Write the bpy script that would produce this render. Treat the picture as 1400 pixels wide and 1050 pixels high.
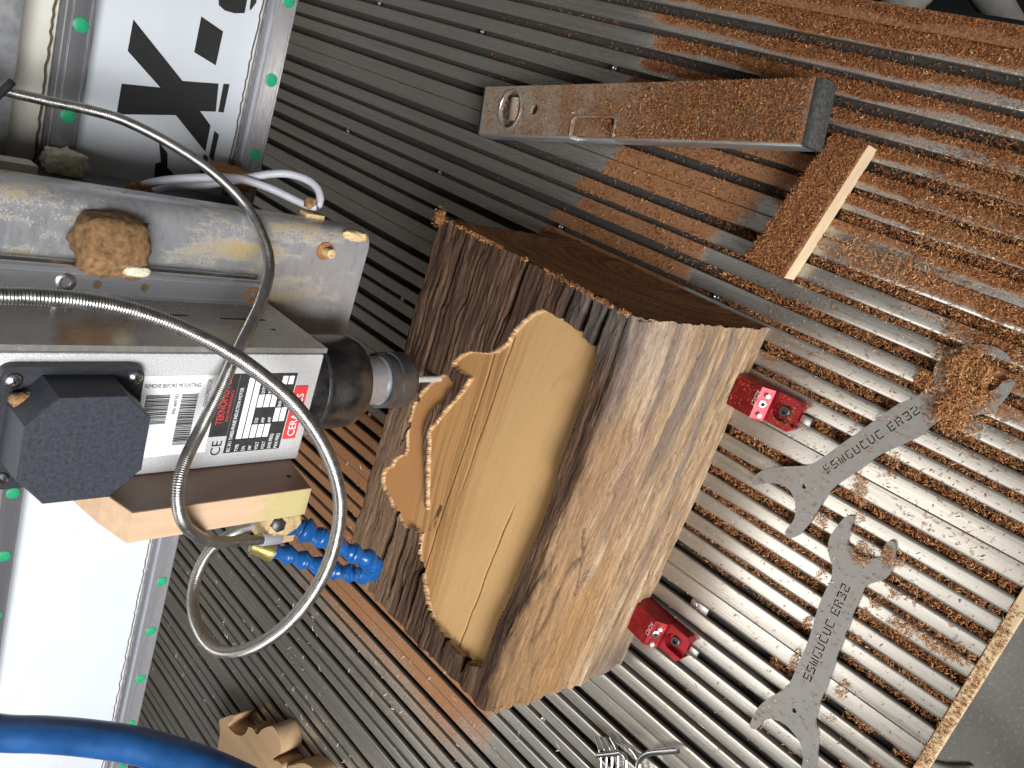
import bpy, bmesh, math, random
import numpy as np
from mathutils import Vector, Matrix
from mathutils.geometry import delaunay_2d_cdt

for o in list(bpy.data.objects):
    bpy.data.objects.remove(o)
random.seed(7)
RNG = np.random.default_rng(11)
SC = bpy.context.scene
COL = SC.collection

# ------------------------------------------------------------------ camera
cam_d = bpy.data.cameras.new('camera')
cam = bpy.data.objects.new('camera', cam_d)
COL.objects.link(cam)
SC.camera = cam
cam_d.sensor_width = 36.0
cam_d.lens = 28.5272
cam_d.clip_start = 0.02
cam_d.clip_end = 60
CR = Matrix([[0.312459, 0.899301, 0.305985], [-0.67652, 0.436789, -0.592904], [-0.66685, -0.021747, 0.744874]])
cam.matrix_world = Matrix.Translation((0, 0, 0.66)) @ CR.to_4x4()

# ------------------------------------------------------------------ light of the workshop
world = bpy.data.worlds.new('World')
SC.world = world
world.use_nodes = True
bg = world.node_tree.nodes['Background']
bg.inputs[0].default_value = (0.90, 0.86, 0.80, 1)
bg.inputs[1].default_value = 0.105

def area(name, loc, target, sx, sy, power, color):
    d = bpy.data.lights.new(name, 'AREA')
    d.shape = 'RECTANGLE'
    d.size = sx
    d.size_y = sy
    d.energy = power
    d.color = color
    o = bpy.data.objects.new(name, d)
    COL.objects.link(o)
    o.location = loc
    o.rotation_euler = (Vector(target) - Vector(loc)).to_track_quat('-Z', 'Y').to_euler()
    return o

# open workshop door in front, and a roof light over the left of the table
d1 = area('door_light', (-0.62, -1.90, 1.45), (-0.55, 0.58, 0.13), 1.5, 1.3, 17, (0.97, 0.98, 1.0))
d1.data.spread = math.radians(47)
area('roof_light', (-1.0, 0.62, 2.0), (-0.35, 0.30, 0), 0.7, 0.9, 11, (1.0, 0.98, 0.95))

SC.view_settings.view_transform = 'Standard'
SC.view_settings.look = 'None'
SC.view_settings.gamma = 1
SC.view_settings.use_curve_mapping = False
SC.view_settings.exposure = 0.0
SC.render.engine = 'CYCLES'

# ------------------------------------------------------------------ measured outlines and paths, in metres
POCKET = [(-0.1279,0.3673),(-0.1277,0.3526),(-0.128,0.3371),(-0.1321,0.3202),(-0.138,0.3045),(-0.1584,0.3041),(-0.1957,0.3036),(-0.2297,0.3024),(-0.2623,0.2989),(-0.2852,0.2994),(-0.3181,0.3018),(-0.3403,0.3023),(-0.3655,0.3042),(-0.3905,0.304),(-0.4123,0.3046),(-0.4181,0.318),(-0.4186,0.3374),(-0.4172,0.3521),(-0.4144,0.3665),(-0.4051,0.3798),(-0.3943,0.3883),(-0.3806,0.4013),(-0.3712,0.4087),(-0.3557,0.4116),(-0.3551,0.4223),(-0.3634,0.4281),(-0.3596,0.4389),(-0.3556,0.4458),(-0.3551,0.4548),(-0.3495,0.4607),(-0.3465,0.4711),(-0.3417,0.4759),(-0.3352,0.4779),(-0.3285,0.4774),(-0.321,0.4703),(-0.3147,0.4698),(-0.307,0.4646),(-0.304,0.46),(-0.2984,0.4591),(-0.2903,0.4635),(-0.2761,0.4668),(-0.2597,0.4679),(-0.2452,0.463),(-0.2318,0.4559),(-0.2189,0.4449),(-0.2165,0.4392),(-0.2188,0.4286),(-0.2239,0.4282),(-0.2392,0.4357),(-0.2516,0.4438),(-0.2656,0.447),(-0.2758,0.4455),(-0.2893,0.4388),(-0.3107,0.427),(-0.3319,0.4167),(-0.3326,0.415),(-0.3293,0.4155),(-0.3093,0.4246),(-0.2818,0.4356),(-0.2702,0.4409),(-0.2611,0.4365),(-0.2487,0.4313),(-0.2342,0.4244),(-0.2208,0.4183),(-0.2072,0.4143),(-0.2071,0.4363),(-0.2027,0.4369),(-0.1935,0.4299),(-0.1874,0.4226),(-0.181,0.4051),(-0.1762,0.3975),(-0.1666,0.3899),(-0.1527,0.3863),(-0.1368,0.3774)]
ARRIS_Z = [(-0.44,0.196),(-0.43,0.196),(-0.37,0.196),(-0.285,0.1955),(-0.22,0.196),(-0.16,0.195),(-0.115,0.197),(-0.1,0.2)]
SPANNER_A = [(-0.2266,0.235),(-0.224,0.2381),(-0.2143,0.2356),(-0.2042,0.2262),(-0.1942,0.211),(-0.1873,0.2009),(-0.178,0.1946),(-0.1591,0.1852),(-0.1365,0.1737),(-0.1105,0.1606),(-0.1014,0.1521),(-0.0916,0.1484),(-0.0821,0.1476),(-0.0755,0.15),(-0.0671,0.1485),(-0.0588,0.1447),(-0.0513,0.1374),(-0.0466,0.1283),(-0.0451,0.1194),(-0.0474,0.1101),(-0.0513,0.1094),(-0.0508,0.1207),(-0.0556,0.1286),(-0.0619,0.1323),(-0.072,0.1309),(-0.0753,0.124),(-0.0767,0.1157),(-0.0741,0.1085),(-0.0664,0.1057),(-0.062,0.1031),(-0.062,0.0999),(-0.0648,0.0985),(-0.0799,0.1),(-0.0893,0.1047),(-0.0963,0.113),(-0.0983,0.1198),(-0.1025,0.1256),(-0.1117,0.1315),(-0.1289,0.1387),(-0.152,0.1555),(-0.1728,0.1652),(-0.1884,0.1735),(-0.2033,0.1779),(-0.2162,0.1788),(-0.2293,0.1799),(-0.2414,0.1825),(-0.2496,0.1873),(-0.2484,0.1941),(-0.2361,0.1923),(-0.228,0.1937),(-0.2187,0.1994),(-0.2138,0.2078),(-0.2151,0.2186),(-0.2202,0.2264)]
SPANNER_B = [(-0.208,0.1517),(-0.2072,0.1544),(-0.2103,0.1574),(-0.2218,0.1599),(-0.2322,0.1607),(-0.2424,0.157),(-0.2521,0.1489),(-0.2623,0.1452),(-0.2724,0.1451),(-0.2897,0.1439),(-0.3178,0.1389),(-0.3384,0.1376),(-0.3621,0.1363),(-0.3716,0.1393),(-0.3916,0.1478),(-0.4047,0.1495),(-0.4183,0.1483),(-0.4166,0.1425),(-0.4078,0.1414),(-0.3995,0.1363),(-0.3952,0.1256),(-0.3969,0.1148),(-0.401,0.1067),(-0.4073,0.1013),(-0.416,0.0983),(-0.4246,0.0967),(-0.4261,0.0923),(-0.4209,0.0899),(-0.4062,0.0909),(-0.3909,0.0958),(-0.3768,0.1049),(-0.3663,0.1087),(-0.3438,0.1111),(-0.3101,0.1156),(-0.279,0.119),(-0.2573,0.1205),(-0.2494,0.1198),(-0.2368,0.1108),(-0.2258,0.1107),(-0.2175,0.1126),(-0.2086,0.1172),(-0.2087,0.121),(-0.2145,0.1225),(-0.2234,0.1214),(-0.2304,0.1289),(-0.2316,0.1371),(-0.2292,0.1428),(-0.2267,0.1484)]
SPANNER_HOLES = [(-0.205,0.1965),(-0.3789,0.1231)]
SPANNER_TEXT = [(-0.1862,0.1845),(-0.1077,0.1429),(-0.3485,0.1225),(-0.2565,0.1299)]
HOSE_A = [(-0.0904,0.6302,0.5074),(-0.0935,0.6246,0.484),(-0.0927,0.6134,0.4614),(-0.0909,0.6018,0.438),(-0.0907,0.5871,0.4195),(-0.0957,0.5653,0.3975),(-0.1044,0.536,0.3777),(-0.1177,0.5107,0.363),(-0.1318,0.4834,0.3606),(-0.1457,0.4635,0.3638),(-0.1607,0.4403,0.3784),(-0.1733,0.421,0.395),(-0.1854,0.4041,0.4107),(-0.2006,0.3915,0.423),(-0.2182,0.3811,0.4354),(-0.2301,0.3667,0.449),(-0.2419,0.3568,0.4553),(-0.2579,0.3552,0.4513),(-0.2758,0.3629,0.4379),(-0.2961,0.3769,0.4144),(-0.3123,0.3928,0.3854),(-0.3224,0.4028,0.3586),(-0.3243,0.4042,0.347)]
HOSE_B = [(-0.145,0.3812,0.5598),(-0.1438,0.3789,0.5441),(-0.1423,0.376,0.5277),(-0.1428,0.3746,0.5094),(-0.1453,0.3723,0.4898),(-0.1505,0.3674,0.4692),(-0.1585,0.3599,0.4477),(-0.1696,0.3538,0.4273),(-0.1857,0.3462,0.405),(-0.2054,0.3398,0.3866),(-0.2264,0.333,0.3737),(-0.2469,0.3276,0.367),(-0.2681,0.3237,0.3659),(-0.2911,0.3227,0.3679),(-0.3147,0.3253,0.3729),(-0.3398,0.3331,0.38),(-0.3615,0.3458,0.3883),(-0.3781,0.3637,0.3933),(-0.3873,0.3849,0.3938),(-0.387,0.4079,0.3919),(-0.3817,0.4281,0.3857),(-0.3704,0.4408,0.3777),(-0.3563,0.4451,0.3685),(-0.3408,0.4394,0.3576),(-0.3254,0.4236,0.3522),(-0.3178,0.4145,0.3486)]
BLUE_HOSE = [(-0.3784,0.3722,0.5479),(-0.3737,0.3494,0.5278),(-0.3673,0.3337,0.5127),(-0.3619,0.3175,0.4976),(-0.3579,0.3007,0.4825),(-0.3562,0.2827,0.4675),(-0.3566,0.2637,0.4525),(-0.3594,0.2435,0.4376),(-0.3659,0.2215,0.4228)]
LOCLINE = [(-0.3176,0.4092,0.3375),(-0.3175,0.4015,0.3313),(-0.3195,0.3937,0.3233),(-0.3226,0.3863,0.3146),(-0.3256,0.3797,0.3066),(-0.3274,0.3736,0.2998),(-0.3301,0.3702,0.2915),(-0.3377,0.3704,0.2814),(-0.3502,0.3759,0.2747),(-0.3605,0.3853,0.2731),(-0.3652,0.3951,0.276),(-0.3681,0.404,0.2816),(-0.3687,0.4122,0.2884),(-0.3677,0.4194,0.2964),(-0.365,0.4253,0.3054),(-0.3628,0.4309,0.3143),(-0.3612,0.4352,0.3224)]
NOZZLE_FIT = [(-0.361,0.4353,0.3237),(-0.3573,0.4429,0.3377),(-0.3185,0.4112,0.3462),(-0.3171,0.4081,0.3365),(-0.3243,0.4042,0.347),(-0.3089,0.4122,0.3498)]
GREY_CABLE = [(-0.1518,0.5807,0.5134),(-0.1464,0.5673,0.4937),(-0.1437,0.5643,0.4701),(-0.1409,0.5658,0.4433),(-0.1365,0.5669,0.4222),(-0.1332,0.5659,0.4133),(-0.1274,0.568,0.4059),(-0.1199,0.5656,0.3875),(-0.1128,0.5581,0.3652),(-0.1099,0.5573,0.3432),(-0.1113,0.5486,0.3234),(-0.114,0.5384,0.3098),(-0.1154,0.5304,0.3013),(-0.1143,0.5254,0.2969),(-0.1093,0.5251,0.2946),(-0.1015,0.5308,0.2958),(-0.0979,0.5389,0.3009),(-0.0979,0.5485,0.3112),(-0.1018,0.5552,0.3221),(-0.1091,0.5633,0.3343),(-0.1184,0.5718,0.3516),(-0.1266,0.5805,0.3686),(-0.1329,0.5877,0.3836),(-0.1395,0.5844,0.3971),(-0.1425,0.5761,0.4052)]
LETTERS = [[(-0.0303,0.3796),(-0.0658,0.3332),(-0.0602,0.3023),(-0.0837,0.2999),(-0.0864,0.3137),(-0.0963,0.3021),(-0.1195,0.3021),(-0.0943,0.3336),(-0.1042,0.3807),(-0.0798,0.3805),(-0.0754,0.3502),(-0.0543,0.38)],
  [(-0.0122,0.3277),(-0.0181,0.3073),(-0.0462,0.3079),(-0.0409,0.328)],
  [(-0.0591,0.2979),(-0.0582,0.2925),(-0.0828,0.2927),(-0.0834,0.2975)],
  [(-0.1,0.2976),(-0.1024,0.2929),(-0.1267,0.2932),(-0.1233,0.2976)],
  [(-0.1196,0.3433),(-0.127,0.3347),(-0.1391,0.3325),(-0.1444,0.3257),(-0.1474,0.3133),(-0.1499,0.3419),(-0.1376,0.343),(-0.1357,0.3388)],
  [(-0.1219,0.3028),(-0.1235,0.2988),(-0.1471,0.2976),(-0.1385,0.303)],
  [(0.012,0.318),(0.0006,0.3151),(-0.0018,0.3093),(-0.0014,0.3011),(0.0014,0.2921),(0.012,0.2922),(0.0209,0.2906)],
  [(0.0213,0.2895),(0.0227,0.285),(0.0125,0.2837),(0.005,0.2874),(0.0068,0.2885)]]
CHIP_FLOOR = [(-0.4176,0.0539),(-0.6935,0.0277),(-0.7106,0.0537),(-0.6291,-0.0479)]
LEVEL_L = [(0.012,0.6731,0.025),(-0.0363,0.6617,0.025)]
LEVEL_R = [(0.0936,0.3011,0.045),(0.0475,0.2914,0.045)]
LEAF_A = [(-0.9997,0.8285),(-0.983,0.8166),(-0.9623,0.7985),(-0.9643,0.7942),(-0.9876,0.8043),(-0.9885,0.7937),(-0.9836,0.7791),(-0.9723,0.7642),(-0.9581,0.7575),(-0.9482,0.7555),(-0.9422,0.7454),(-0.942,0.7329),(-0.9249,0.725),(-0.9032,0.7073),(-0.902,0.693),(-0.9088,0.6812),(-0.9216,0.6741),(-0.9377,0.6831),(-0.9459,0.6854),(-0.9363,0.669),(-0.9421,0.6606),(-0.9731,0.6704),(-1.0221,0.7102),(-1.0594,0.7592),(-1.0676,0.79),(-1.0538,0.8119),(-1.0309,0.8149),(-1.0103,0.8203)]
LEAF_B = [(-0.9391,0.659),(-0.9228,0.649),(-0.9062,0.6341),(-0.897,0.6217),(-0.8922,0.6077),(-0.8938,0.5937),(-0.9069,0.5878),(-0.9428,0.6205),(-0.9605,0.6466)]
SETSCREWS = [(0.0672,0.9274),(0.0664,0.7334),(0.065,0.5363),(-0.0922,0.9314),(-0.0931,0.732),(-0.0933,0.5361),(-0.0951,0.3369),(-0.5791,0.3402),(-0.9013,0.745),(-0.899,0.9466)]
ALLEN1 = [(-0.5485,0.258,0.012),(-0.5341,0.2445,0.012),(-0.5261,0.2369,0.012),(-0.5264,0.2312,0.012),(-0.5335,0.227,0.012),(-0.5561,0.2173,0.012)]
ALLEN2 = [(-0.4791,0.1901,0.012),(-0.494,0.2043,0.012),(-0.5038,0.2129,0.012),(-0.5133,0.2173,0.012),(-0.5233,0.2162,0.012),(-0.5488,0.2052,0.012)]
ALLEN3 = [(-0.5442,0.2101,0.012),(-0.5251,0.219,0.012),(-0.5197,0.2261,0.012),(-0.5187,0.233,0.012)]
TNUT = [(-0.3567,0.2345),(-0.3986,0.2272)]
POLE = [(0.2457,0.3415,-0.3),(0.2581,0.3312,-0.3)]
# ------------------------------------------------------------------ numeric noise
def _h(ix, iy, iz):
    n = (ix.astype(np.int64) * 374761393 + iy.astype(np.int64) * 668265263 + iz.astype(np.int64) * 2147483647) & 0xffffffff
    n = ((n ^ (n >> 13)) * 1274126177) & 0xffffffff
    n = (n ^ (n >> 16)) & 0xffffff
    return n / float(0xffffff)

def vn(x, y, z=None):
    x = np.asarray(x, float); y = np.asarray(y, float)
    z = np.zeros_like(x) if z is None else np.asarray(z, float)
    x, y, z = np.broadcast_arrays(x, y, z)
    fx, fy, fz = np.floor(x), np.floor(y), np.floor(z)
    ux, uy, uz = x - fx, y - fy, z - fz
    ux, uy, uz = [u * u * (3 - 2 * u) for u in (ux, uy, uz)]
    r = 0
    for a in (0, 1):
        for b in (0, 1):
            for c in (0, 1):
                w = (ux if a else 1 - ux) * (uy if b else 1 - uy) * (uz if c else 1 - uz)
                r = r + w * _h(fx + a, fy + b, fz + c)
    return r

def fbm(x, y, z=None, o=4):
    r = 0; a = 0.5; t = 0; s = 1.0
    for i in range(o):
        r = r + a * vn(np.asarray(x) * s + 17.3 * i, np.asarray(y) * s + 5.1 * i, None if z is None else np.asarray(z) * s)
        t += a; a *= 0.5; s *= 2.03
    return r / t

def sst(a, b, x):
    t = np.clip((np.asarray(x, float) - a) / (b - a), 0, 1)
    return t * t * (3 - 2 * t)

def inside(poly, x, y):
    x = np.asarray(x); y = np.asarray(y)
    r = np.zeros(x.shape, bool)
    n = len(poly)
    for i in range(n):
        x0, y0 = poly[i]; x1, y1 = poly[(i + 1) % n]
        if y0 == y1:
            continue
        c = ((y0 > y) != (y1 > y)) & (x < (x1 - x0) * (y - y0) / (y1 - y0) + x0)
        r ^= c
    return r

def sdist(poly, x, y):
    d = np.full(np.shape(x), 1e9)
    n = len(poly)
    for i in range(n):
        x0, y0 = poly[i]; x1, y1 = poly[(i + 1) % n]
        ex, ey = x1 - x0, y1 - y0
        t = np.clip(((x - x0) * ex + (y - y0) * ey) / (ex * ex + ey * ey + 1e-12), 0, 1)
        d = np.minimum(d, np.hypot(x - x0 - t * ex, y - y0 - t * ey))
    return np.where(inside(poly, x, y), -d, d)

# ------------------------------------------------------------------ materials
def nodes(name):
    m = bpy.data.materials.new(name)
    m.use_nodes = True
    nt = m.node_tree
    return m, nt, nt.nodes['Principled BSDF']

def N(nt, t, **kw):
    n = nt.nodes.new(t)
    for k, v in kw.items():
        setattr(n, k, v)
    return n

def noise(nt, scale, detail=4, rough=0.55, stretch=None, coord='Object'):
    tc = N(nt, 'ShaderNodeTexCoord')
    mp = N(nt, 'ShaderNodeMapping')
    nt.links.new(tc.outputs[coord], mp.inputs['Vector'])
    if stretch:
        mp.inputs['Scale'].default_value = stretch
    n = N(nt, 'ShaderNodeTexNoise')
    n.inputs['Scale'].default_value = scale
    n.inputs['Detail'].default_value = detail
    n.inputs['Roughness'].default_value = rough
    nt.links.new(mp.outputs[0], n.inputs['Vector'])
    return n.outputs['Fac']

def ramp(nt, fac, stops):
    r = N(nt, 'ShaderNodeValToRGB')
    e = r.color_ramp.elements
    while len(e) > 1:
        e.remove(e[-1])
    e[0].position, e[0].color = stops[0][0], tuple(stops[0][1]) + (1,)
    for p, c in stops[1:]:
        q = e.new(p); q.color = tuple(c) + (1,)
    nt.links.new(fac, r.inputs[0])
    return r.outputs[0]

def g3(v):
    return (v, v, v)

def mixc(nt, fac, a, b, mode='MIX'):
    m = N(nt, 'ShaderNodeMix', data_type='RGBA', blend_type=mode)
    for s, v in ((m.inputs[0], fac), (m.inputs[6], a), (m.inputs[7], b)):
        if hasattr(v, 'is_linked') or hasattr(v, 'links'):
            nt.links.new(v, s)
        elif isinstance(v, (int, float)):
            s.default_value = v
        else:
            s.default_value = tuple(v) + (1,)
    return m.outputs[2]

def mth(nt, op, a, b=0.0, clamp=False):
    m = N(nt, 'ShaderNodeMath', operation=op)
    m.use_clamp = clamp
    for i, v in enumerate((a, b)):
        if hasattr(v, 'links'):
            nt.links.new(v, m.inputs[i])
        else:
            m.inputs[i].default_value = v
    return m.outputs[0]

def bump(nt, p, h, strength=0.3, dist=0.001):
    b = N(nt, 'ShaderNodeBump')
    b.inputs['Strength'].default_value = strength
    b.inputs['Distance'].default_value = dist
    nt.links.new(h, b.inputs['Height'])
    nt.links.new(b.outputs[0], p.inputs['Normal'])

def lk(nt, o, p, name):
    nt.links.new(o, p.inputs[name])

def simple(name, col, rough=0.5, metal=0.0, var=0.12, scale=90, bmp=0.0, bscale=400, stretch=None, rvar=0.1, coat=0.0):
    """Plain material with a little mottling of colour and gloss."""
    m, nt, p = nodes(name)
    n = noise(nt, scale, 5, 0.6, stretch)
    c0 = [c * (1 - var) for c in col]; c1 = [min(1, c * (1 + var)) for c in col]
    lk(nt, ramp(nt, n, [(0.3, c0), (0.7, c1)]), p, 'Base Color')
    lk(nt, ramp(nt, n, [(0.3, g3(max(0.03, rough - rvar))), (0.7, g3(min(1, rough + rvar)))]), p, 'Roughness')
    p.inputs['Metallic'].default_value = metal
    p.inputs['Coat Weight'].default_value = coat
    if bmp:
        bump(nt, p, noise(nt, bscale, 4, 0.6, stretch), bmp, 0.0006)
    return m

M = {}
# aluminium slot table: brushed, scratched, with wood dust lying on it where the 'dust' attribute says
m, nt, p = nodes('table_aluminium')
br = noise(nt, 260, 5, 0.65, (1, 0.02, 1))
sp = noise(nt, 900, 2, 0.5)
big = noise(nt, 6, 4, 0.6)
base = ramp(nt, br, [(0.25, (0.36, 0.347, 0.318)), (0.75, (0.50, 0.487, 0.452))])
base = mixc(nt, ramp(nt, big, [(0.35, g3(0.12)), (0.75, g3(0.55))]), base, (0.40, 0.345, 0.275))
at = N(nt, 'ShaderNodeAttribute', attribute_name='dust')
dn = noise(nt, 420, 4, 0.7)
dn2 = noise(nt, 60, 4, 0.6)
dfac = mth(nt, 'ADD', mth(nt, 'MULTIPLY', dn, 0.75), mth(nt, 'MULTIPLY', dn2, 0.45))
dfac = mth(nt, 'SUBTRACT', mth(nt, 'ADD', at.outputs['Fac'], dfac), 1.0)
dfac = mth(nt, 'MULTIPLY', dfac, 4.0, True)
gm = N(nt, 'ShaderNodeAttribute', attribute_name='slot_dark')
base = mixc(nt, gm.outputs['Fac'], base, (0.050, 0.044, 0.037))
dcol = ramp(nt, noise(nt, 700, 3, 0.6), [(0.3, (0.17, 0.070, 0.028)), (0.55, (0.30, 0.140, 0.060)), (0.8, (0.44, 0.235, 0.115))])
lk(nt, mixc(nt, dfac, base, dcol), p, 'Base Color')
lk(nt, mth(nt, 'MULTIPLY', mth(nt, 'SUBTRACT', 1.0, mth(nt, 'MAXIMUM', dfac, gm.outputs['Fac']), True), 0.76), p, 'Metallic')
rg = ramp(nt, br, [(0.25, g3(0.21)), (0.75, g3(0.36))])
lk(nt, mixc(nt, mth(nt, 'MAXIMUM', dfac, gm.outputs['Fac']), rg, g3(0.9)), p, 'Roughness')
bump(nt, p, mth(nt, 'ADD', mth(nt, 'MULTIPLY', br, 0.35), mth(nt, 'MULTIPLY', mth(nt, 'MULTIPLY', dn, dfac), 2.0)), 0.35, 0.0007)
M['table'] = m

# concrete
m, nt, p = nodes('concrete')
a = noise(nt, 9, 6, 0.65); b = noise(nt, 160, 4, 0.7)
c = ramp(nt, a, [(0.3, (0.38, 0.355, 0.31)), (0.7, (0.54, 0.51, 0.455))])
c = mixc(nt, ramp(nt, b, [(0.56, g3(0)), (0.66, g3(0.85))]), c, (0.72, 0.68, 0.60))
lk(nt, c, p, 'Base Color'); p.inputs['Roughness'].default_value = 0.85
bump(nt, p, b, 0.4, 0.002)
M['concrete'] = m

# wood block: large colour comes with the mesh, fine grain is added here
m, nt, p = nodes('old_beam_wood')
at = N(nt, 'ShaderNodeAttribute', attribute_name='wood')
fr = N(nt, 'ShaderNodeAttribute', attribute_name='fresh')
gr = noise(nt, 700, 5, 0.7, (0.06, 1, 1))
gr2 = noise(nt, 1700, 4, 0.7, (0.12, 1, 1))
k = mixc(nt, 1.0, ramp(nt, gr, [(0.25, g3(0.55)), (0.5, g3(1.0)), (0.8, g3(1.30))]), ramp(nt, gr2, [(0.30, g3(0.45)), (0.48, g3(1.0)), (0.8, g3(1.15))]), 'MULTIPLY')
kf = ramp(nt, gr, [(0.25, g3(0.90)), (0.5, g3(1.0)), (0.8, g3(1.06))])
kk = mixc(nt, fr.outputs['Fac'], k, kf)
lk(nt, mixc(nt, 1.0, at.outputs['Color'], kk, 'MULTIPLY'), p, 'Base Color')
lk(nt, mixc(nt, fr.outputs['Fac'], g3(0.86), g3(0.82)), p, 'Roughness')
p.inputs['Specular IOR Level'].default_value = 0.14
bs = mth(nt, 'MULTIPLY', mth(nt, 'ADD', gr, mth(nt, 'MULTIPLY', gr2, 0.6)), mth(nt, 'SUBTRACT', 1.0, mth(nt, 'MULTIPLY', fr.outputs['Fac'], 0.9)))
bump(nt, p, bs, 0.75, 0.0018)
M['beam'] = m

# shavings: one colour per chip
m, nt, p = nodes('shavings')
at = N(nt, 'ShaderNodeAttribute', attribute_name='tone')
lk(nt, ramp(nt, at.outputs['Fac'], [(0.0, (0.13, 0.040, 0.014)), (0.45, (0.31, 0.115, 0.040)), (0.8, (0.50, 0.235, 0.085)), (1.0, (0.66, 0.42, 0.22))]), p, 'Base Color')
p.inputs['Roughness'].default_value = 0.75
p.inputs['Specular IOR Level'].default_value = 0.2
M['chips'] = m
M['pale_chips'] = simple('pale_shavings', (0.62, 0.54, 0.44), 0.7, 0, 0.2, 300)

M['steel'] = simple('spanner_steel', (0.30, 0.288, 0.268), 0.52, 0.6, 0.10, 60, 0.10, 900, None, 0.06)
M['chrome'] = simple('chrome', (0.72, 0.72, 0.73), 0.16, 1.0, 0.05, 40, 0, 400, None, 0.05)
M['dark_steel'] = simple('dark_steel', (0.10, 0.10, 0.10), 0.45, 0.8, 0.25, 300, 0.1)
M['screw'] = simple('screw_steel', (0.45, 0.44, 0.42), 0.32, 1.0, 0.2, 300, 0.1)
M['black_hole'] = simple('hole_black', (0.012, 0.011, 0.010), 0.8, 0, 0.2)
M['red'] = simple('red_anodised', (0.33, 0.022, 0.028), 0.36, 0.65, 0.3, 120, 0.08, 700)
M['pin'] = simple('white_pin', (0.78, 0.78, 0.76), 0.35, 0.1, 0.05)
M['print_pale'] = simple('pale_print', (0.62, 0.46, 0.44), 0.6, 0, 0.1)
M['plastic_black'] = simple('black_plastic', (0.020, 0.022, 0.027), 0.50, 0, 0.25, 700, 0.12, 1500, None, 0.08)
M['box_cover'] = simple('grey_black_cover', (0.030, 0.034, 0.044), 0.55, 0, 0.35, 500, 0.2, 1600, None, 0.1)
M['white_paper'] = simple('white_paper', (0.80, 0.81, 0.80), 0.55, 0, 0.03)
M['ink'] = simple('black_ink', (0.022, 0.022, 0.022), 0.6, 0, 0.3, 200)
M['ink_grey'] = simple('grey_ink', (0.16, 0.16, 0.16), 0.6, 0, 0.2, 200)
M['red_ink'] = simple('red_ink', (0.62, 0.045, 0.045), 0.55, 0, 0.08)
M['green'] = simple('green_cap', (0.015, 0.30, 0.13), 0.42, 0, 0.12, 200)
M['panel'] = simple('white_panel', (0.56, 0.59, 0.62), 0.33, 0, 0.035, 14, 0.02, 60, None, 0.06)
M['cream'] = simple('cream_strip', (0.62, 0.60, 0.52), 0.5, 0, 0.06, 30)
M['letter'] = simple('black_vinyl', (0.013, 0.013, 0.014), 0.42, 0, 0.6, 500, 0.05)
M['rail'] = simple('rail_steel', (0.42, 0.42, 0.44), 0.24, 0.72, 0.30, 30, 0.12, 500, (0.02, 1, 1), 0.08)
M['zrail'] = simple('guide_steel', (0.60, 0.61, 0.64), 0.20, 0.78, 0.16, 60, 0.06, 300, (1, 1, 0.03), 0.07)
M['beam_grey'] = simple('grey_metal_plate', (0.42, 0.43, 0.44), 0.42, 0.6, 0.25, 70, 0.2, 300)
M['dark_body'] = simple('dark_gap_metal', (0.045, 0.042, 0.038), 0.6, 0.2, 0.3, 60)
M['rust'] = simple('rusty_stain', (0.30, 0.13, 0.045), 0.85, 0.1, 0.35, 300, 0.4, 700)
M['dust_seal'] = simple('dark_brown_seal', (0.10, 0.065, 0.035), 0.9, 0, 0.4, 300, 0.4)
M['cable'] = simple('grey_cable', (0.40, 0.40, 0.43), 0.5, 0, 0.05)
M['clump'] = simple('caked_sawdust', (0.235, 0.130, 0.055), 0.95, 0, 0.55, 260, 1.0, 420)
M['clump_pale'] = simple('pale_caked_sawdust', (0.60, 0.43, 0.22), 0.95, 0, 0.2, 240, 0.8, 500)
M['cream_lump'] = simple('cream_foam', (0.66, 0.62, 0.47), 0.9, 0, 0.2, 300, 0.8, 500)
M['loc_blue'] = simple('blue_plastic', (0.008, 0.085, 0.28), 0.30, 0, 0.12, 200, 0.04, 600)
M['hose_blue'] = simple('blue_rubber_hose', (0.010, 0.065, 0.20), 0.34, 0, 0.25, 60, 0.06, 500, None, 0.1)
M['brass'] = simple('olive_brass', (0.30, 0.235, 0.075), 0.42, 0.55, 0.2, 200, 0.1)
M['cap_grey'] = simple('dusty_black_cap', (0.06, 0.06, 0.056), 0.6, 0, 0.55, 350, 0.4, 600)
M['level_alu'] = simple('level_aluminium', (0.52, 0.52, 0.52), 0.38, 0.7, 0.12, 90, 0.08, 500, (1, 0.05, 1))
M['carved'] = simple('carved_beech', (0.42, 0.275, 0.155), 0.7, 0, 0.12, 70, 0.12, 500, (1, 0.1, 1))
M['white_wire'] = simple('white_cable', (0.72, 0.71, 0.68), 0.5, 0, 0.05)
M['leg_grey'] = simple('grey_leg_paint', (0.36, 0.34, 0.30), 0.55, 0, 0.12)
M['shade_black'] = simple('black_for_shade', (0.010, 0.008, 0.010), 0.85, 0, 0.4, 60)
M['nose_black'] = simple('black_spindle_nose', (0.10, 0.10, 0.105), 0.22, 0.85, 0.6, 60, 0.12, 300, None, 0.14)
M['collet'] = simple('dark_collet_steel', (0.15, 0.153, 0.16), 0.34, 0.85, 0.15, 100, 0.05)
M['shaft'] = simple('ground_steel', (0.36, 0.36, 0.37), 0.34, 0.6, 0.1)
M['bit'] = simple('bright_carbide', (0.66, 0.65, 0.64), 0.28, 0.45, 0.06)

# silver sparkle paint of the motor
m, nt, p = nodes('silver_sparkle_paint')
s = noise(nt, 1500, 2, 0.6)
lk(nt, ramp(nt, s, [(0.3, g3(0.42)), (0.5, g3(0.60)), (0.72, g3(0.88))]), p, 'Base Color')
p.inputs['Metallic'].default_value = 0.25
p.inputs['Roughness'].default_value = 0.42
bump(nt, p, s, 0.25, 0.0004)
M['silver'] = m

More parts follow.
